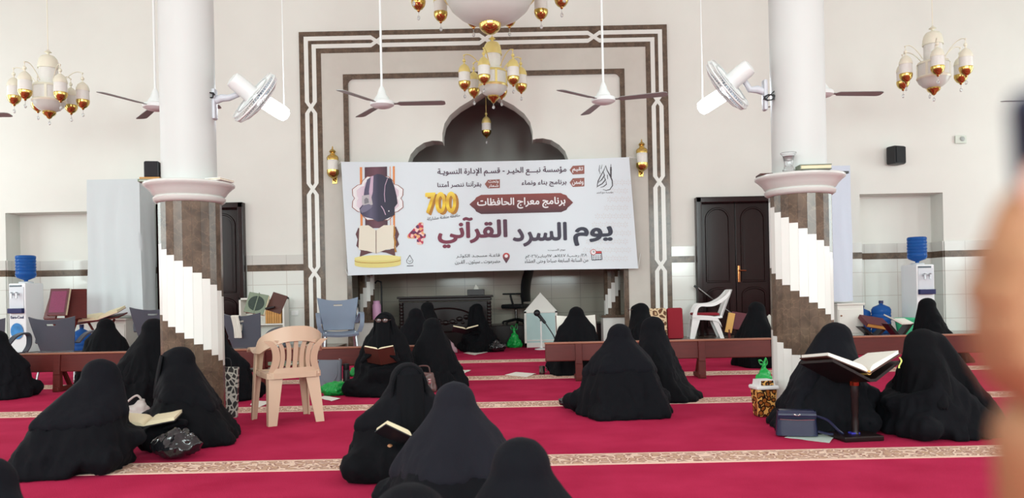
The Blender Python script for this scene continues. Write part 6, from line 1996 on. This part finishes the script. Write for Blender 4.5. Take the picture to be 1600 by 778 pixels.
# tall book stand with the big open book
p = fl(1340, 687)
sx_, sy_ = p.x, p.y + .03
t = thing('tall_book_stand', 'dark wooden post stand with a square foot holding the big open book', 'book stand', (sx_, sy_, 0), R(6))
tz_ = at(1340, 590, sy_).z
b = MB(); b.box((0, 0, .018), (.27, .22, .036), bevel=.008); b.build('foot', M_DARKWOOD, t)
b = MB(); b.box((-.01, 0, .04), (.06, .05, .012), bevel=.004); b.build('blue_felt', mat('blue_felt', srgb(40, 40, 150), .7), t)
b = MB(); b.lathe([(.03, .03), (.022, .06), (.024, .12), (.018, .15), (.024, .18), (.022, tz_ - .14), (.028, tz_ - .10), (.022, tz_ - .04)], n=20); b.build('post', M_DARKWOOD, t)
b = MB()
b.prism([(-.29, .09), (-.02, -.05), (.0, -.05), (.0, -.032), (-.018, -.032), (-.285, .106)], -.17, .16, 'Y')
b.prism([(0, -.05), (.02, -.05), (.22, .06), (.212, .076), (.014, -.032), (0, -.032)], -.17, .16, 'Y')
o = b.build('cradle', M_DARKWOOD, t, smooth=False); o.location = (0, 0, tz_ + .02); o.rotation_euler = (R(-7), 0, R(10))
b = MB(); b.tube([(.0, 0, tz_ - .05), (.0, 0, tz_ - .02)], .035, 12); b.build('tilt_joint', M_BRASS, t)
t = thing('large_open_book', 'large open book with cream pages and gilt spine resting on the tall stand', 'book', (sx_ + .0, sy_, tz_ + .03), rot=(R(-7), 0, R(10)))
for s, w, a in ((-1, .285, 23), (1, .235, 27)):
    b = MB(); ta = math.tan(R(a))
    b.prism([(0, -.01), (s * w, ta * w - .01), (s * w, ta * w - .003), (0, -.002)], -.165, .165, 'Y'); b.build('cover', M_BROWNCOVER, t, smooth=False)
    b = MB(); lo, hi = [], []
    for k in range(13):
        u = k / 12; x = s * u * (w - .012)
        base = ta * abs(x)
        lo.append((x, base)); hi.append((x, base + .034 * min(1, (u * 7) ** .55) * (1 - .45 * u) + .002))
    b.prism(lo + hi[::-1], -.158, .158, 'Y'); b.build('page_block', M_PAPER, t, angle=30)
b = MB(); b.tube([(0, -.16, 0), (0, .16, 0)], .016, 8); b.build('spine', M_GOLDPRINT, t)
b = MB(); b.grid(lambda u, v: Vector((.215 + .012 * math.sin(v * 5), -.165 - .002 * v, .09 - v * .07 + u * .0)) + Vector((u * .012, 0, 0)), 1, 8, .001); b.build('ribbon', mat('lime_ribbon', srgb(196, 206, 110), .6), t)

# ================================================================== OPEN BOOKS HELD BY THE WOMEN, HANDS
p1 = at(593, 558, WOMEN['C1'][0].location.y - .36)
book_open('open book with cream pages held up by the woman with glasses', p1, .15, .20, Euler((R(52), 0, R(174))), M_BROWNCOVER, ang=16)
p2 = at(232, 660, 5.04)
book_open('open book with pale pages lying across the lap beside the speaker column', (p2.x, p2.y, p2.z), .19, .24, Euler((R(4), 0, R(12))), M_BLACKCOVER, ang=9)
p3 = at(634, 688, WOMEN['F1'][0].location.y - .34)
book_open('open book with cream pages held low by the face covered reader', p3, .15, .21, Euler((R(20), R(-18), R(200))), M_BLACKCOVER, ang=12)
p4 = at(727, 518, 13.25)
book_open('small open cream book held before the carved desk', p4, .22, .26, Euler((R(20), 0, R(190))), M_BLACKCOVER, ang=14)
p5 = at(900, 512, 9.85)
t = thing('large_white_pages', 'large open white pages held behind the bench, showing on both sides of the veil', 'book', p5, rot=(R(62), 0, 0))
for s in (-1, 1):
    b = MB(); b.prism([(0, 0), (s * .25, .05), (s * .25, .062), (0, .012)], -.15, .15, 'Y'); b.build('page_block', M_PAPER, t, smooth=False)
b = MB(); b.prism([(-.26, .045), (0, -.008), (.26, .045), (.26, .05), (0, 0), (-.26, .05)], -.155, .155, 'Y'); b.build('cover', M_BROWNCOVER, t, smooth=False)
p6 = at(1205, 514, 9.95)
t = thing('open_white_pages', 'open white pages in front of the woman by the dark door, cut by the column', 'book', p6, rot=(R(50), R(20), R(-80)))
for s in (-1, 1):
    b = MB(); b.prism([(0, 0), (s * .17, .05), (s * .17, .06), (0, .01)], -.13, .13, 'Y'); b.build('page_block', M_PAPER, t, smooth=False)
b = MB(); b.prism([(-.175, .045), (0, -.008), (.175, .045), (.175, .05), (0, 0), (-.175, .05)], -.135, .135, 'Y'); b.build('cover', M_BROWNCOVER, t, smooth=False)
def held_hand(key, wp, rot, m, mirror=1, scale=.95, label=None):
    r_ = WOMEN[key][0]
    M = r_.matrix_basis.inverted()
    h = hand_mesh('hand', m, r_, M @ Vector(wp), (0, 0, 0), scale, .9, mirror)
    h.rotation_euler = (M.to_3x3() @ rot.to_matrix()).to_euler()
    if label: tag(h, label)
    return h
bpy.context.view_layer.update()
held_hand('C1', p1 + Vector((-.16, .03, -.02)), Euler((R(60), R(30), R(-40))), M_BLK3)
held_hand('C1', p1 + Vector((.16, .03, -.02)), Euler((R(60), R(-30), R(40))), M_BLK3, -1)
held_hand('F1', p3 + Vector((-.08, .06, -.05)), Euler((R(20), R(200), R(-50))), M_SKIN, -1, .72, 'bare hand under the book')
held_hand('F1', p3 + Vector((.12, .06, -.02)), Euler((R(30), R(-160), R(50))), M_BLK3)
held_hand('L2', p2 + Vector((.19, .05, -.01)), Euler((R(10), R(-20), R(80))), M_BLK3)
held_hand('C5', p4 + Vector((.2, .08, -.03)), Euler((R(20), R(-20), R(60))), M_BLK3)

# ================================================================== THINGS ON THE CAPITALS
def capital_top(c): return c[2]
Xl, Yl, Zl, _ = colL; Xr, Yr, Zr, _ = colR
q = at(250, 283, Yl - .1)
book_closed('thin cream book on the column ledge under the small black speaker', (Xl - .27, Yl - .06, Zl), (.17, .2, .022), Euler((0, 0, R(10))), M_GREENCOVER, M_PAPER)
book_closed('thin tan book laid upon the cream one under the small black speaker', (Xl - .265, Yl - .05, Zl + .0225), (.155, .18, .018), Euler((0, 0, R(4))), M_TANBOOK, M_PAPERC)
t = thing('small_speaker', 'small black speaker standing on thin books upon the column ledge', 'speaker', (Xl - .275, Yl - .04, Zl + .041), R(12))
b = MB(); b.box((0, 0, .068), (.115, .11, .135), bevel=.014); b.build('cabinet', M_BLACKP, t)
b = MB(); b.box((0, -.057, .068), (.095, .006, .115), bevel=.003); b.build('grille', MATS['speaker_grille'], t)
book_closed('thin cream book alone on the fan side of the speaker column ledge', (Xl + .275, Yl - .08, Zl), (.14, .19, .02), Euler((0, 0, R(-14))), M_PAPER, M_PAPERC)
book_closed('olive book lying on the ledge beside the glass vase', (Xr + .0, Yr - .29, Zl * 0 + Zr), (.24, .12, .04), Euler((0, 0, R(-3))), M_GREENCOVER, M_PAPERC)
book_closed('thin black book on the far end of the vase column ledge', (Xr + .29, Yr - .02, Zr), (.12, .18, .018), Euler((0, 0, R(5))), M_BLACKCOVER, M_PAPER)
book_closed('thin dark book on the ledge on the fan side of the glass vase', (Xr - .29, Yr - .02, Zr), (.10, .16, .016), Euler((0, 0, R(-5))), M_BROWNCOVER, M_PAPER)
t = thing('glass_vase', 'clear patterned glass vase standing on the column ledge', 'vase', (Xr - .175, Yr - .25, Zr))
b = MB(); b.lathe([(.001, 0), (.045, .0), (.048, .012), (.036, .03), (.032, .05), (.036, .09), (.045, .12), (.062, .142), (.060, .146), (.041, .122), (.031, .09), (.027, .05), (.02, .035), (.001, .03)], n=28, caps=False)
b.build('glass_body', mat('clear_glass', (.95, .97, .98, 1), .03, trans=.9), t)
b = MB(); b.lathe([(.037, .085), (.0375, .095), (.042, .112), (.044, .118)], n=14, caps=False)
b.build('etched_band', M_STEEL, t)
# ================================================================== RAISED HAND WITH A PHONE, CLOSE TO THE LENS AND OUT OF FOCUS
KS = .78               # size of the whole hand
def near(px, py, d=.24): return at(px, py, d * KS)
# arm and hand: one continuous skinned surface, fingers closed around the phone
V, E_, Rr = [], [], []
def add(p, r, par=None):
    V.append(Vector(p)); Rr.append(r * KS)
    if par is not None: E_.append((par, len(V) - 1))
    return len(V) - 1
e0 = add(near(1700, 1150, .30), .034)
e1 = add(near(1705, 900, .27), .030, e0)
w0 = add(near(1690, 720, .25), .026, e1)
w1 = add(near(1668, 610, .245), .026, w0)
k_root = add(near(1628, 500, .245), .026, w1)
# thumb: rises along the side of the phone
t1 = add(near(1578, 430, .235), .0125, k_root)
t2 = add(near(1598, 350, .232), .0105, t1)
t3 = add(near(1632, 295, .232), .0092, t2)
# four fingers wrap forward around the edge and curl back
for (y0, y1, y2, r, dx) in ((410, 390, 400, .0088, 4), (452, 440, 446, .0092, -6), (496, 490, 494, .0088, -2), (536, 536, 538, .0078, 14)):
    a = add(near(1616 + dx, y0 + 10, .258), .0115, k_root)
    c = add(near(1566 + dx, y1 + 10, .262), r * 1.06, a)
    d_ = add(near(1556 + dx, y2 + 12, .240), r, c)
    f_ = add(near(1590 + dx, y2 + 16, .224), r * .94, d_)
    g_ = add(near(1622 + dx, y2 + 20, .222), r * .86, f_)
o_ = Vector(near(1640, 560))
me = bpy.data.meshes.new('tmp'); me.from_pydata([tuple(v - o_) for v in V], E_, [])
o = bpy.data.objects.new('tmp', me); C.objects.link(o)
sk = o.modifiers.new('k', 'SKIN'); sk.use_smooth_shade = True
for i, r in enumerate(Rr): me.skin_vertices[0].data[i].radius = (r, r)
me.skin_vertices[0].data[k_root].use_root = True
ss = o.modifiers.new('s', 'SUBSURF'); ss.levels = 2; ss.render_levels = 2
out = eval_mesh(o); bpy.data.objects.remove(o); bpy.data.meshes.remove(me)
hp = mesh_obj('person', out, M_SKIN2); hp.location = o_
tag(hp, 'blurred bare hand and wrist raised close to the camera, gripping a navy phone', 'person')
for (q, rr) in ((near(1632, 290, .2235), .0048),):
    b = MB(); b.ball(q - o_, rr, 10, (1, .4, 1.3)); b.build('thumbnail', M_NAIL, hp)
pc = near(1655, 330, .245)
t = thing('mobile_phone', 'blurred navy phone held upright in the raised hand', 'phone', pc, rot=(R(6), R(-4), R(-18)))
b = MB(); b.box((0, 0, 0), (.0195, .0075, .062), bevel=.004); b.build('case', M_BLUECASE, t)
b = MB(); b.box((0, -.0040, 0), (.017, .0008, .056)); b.build('screen', mat('dark_screen', srgb(14, 16, 22), .08), t, smooth=False)
b = MB(); b.lathe([(.0022, 0), (.0022, .001)], (.005, .0040, .024), 14, Euler((R(90), 0, 0))); b.build('camera_lens', M_CHROME, t)
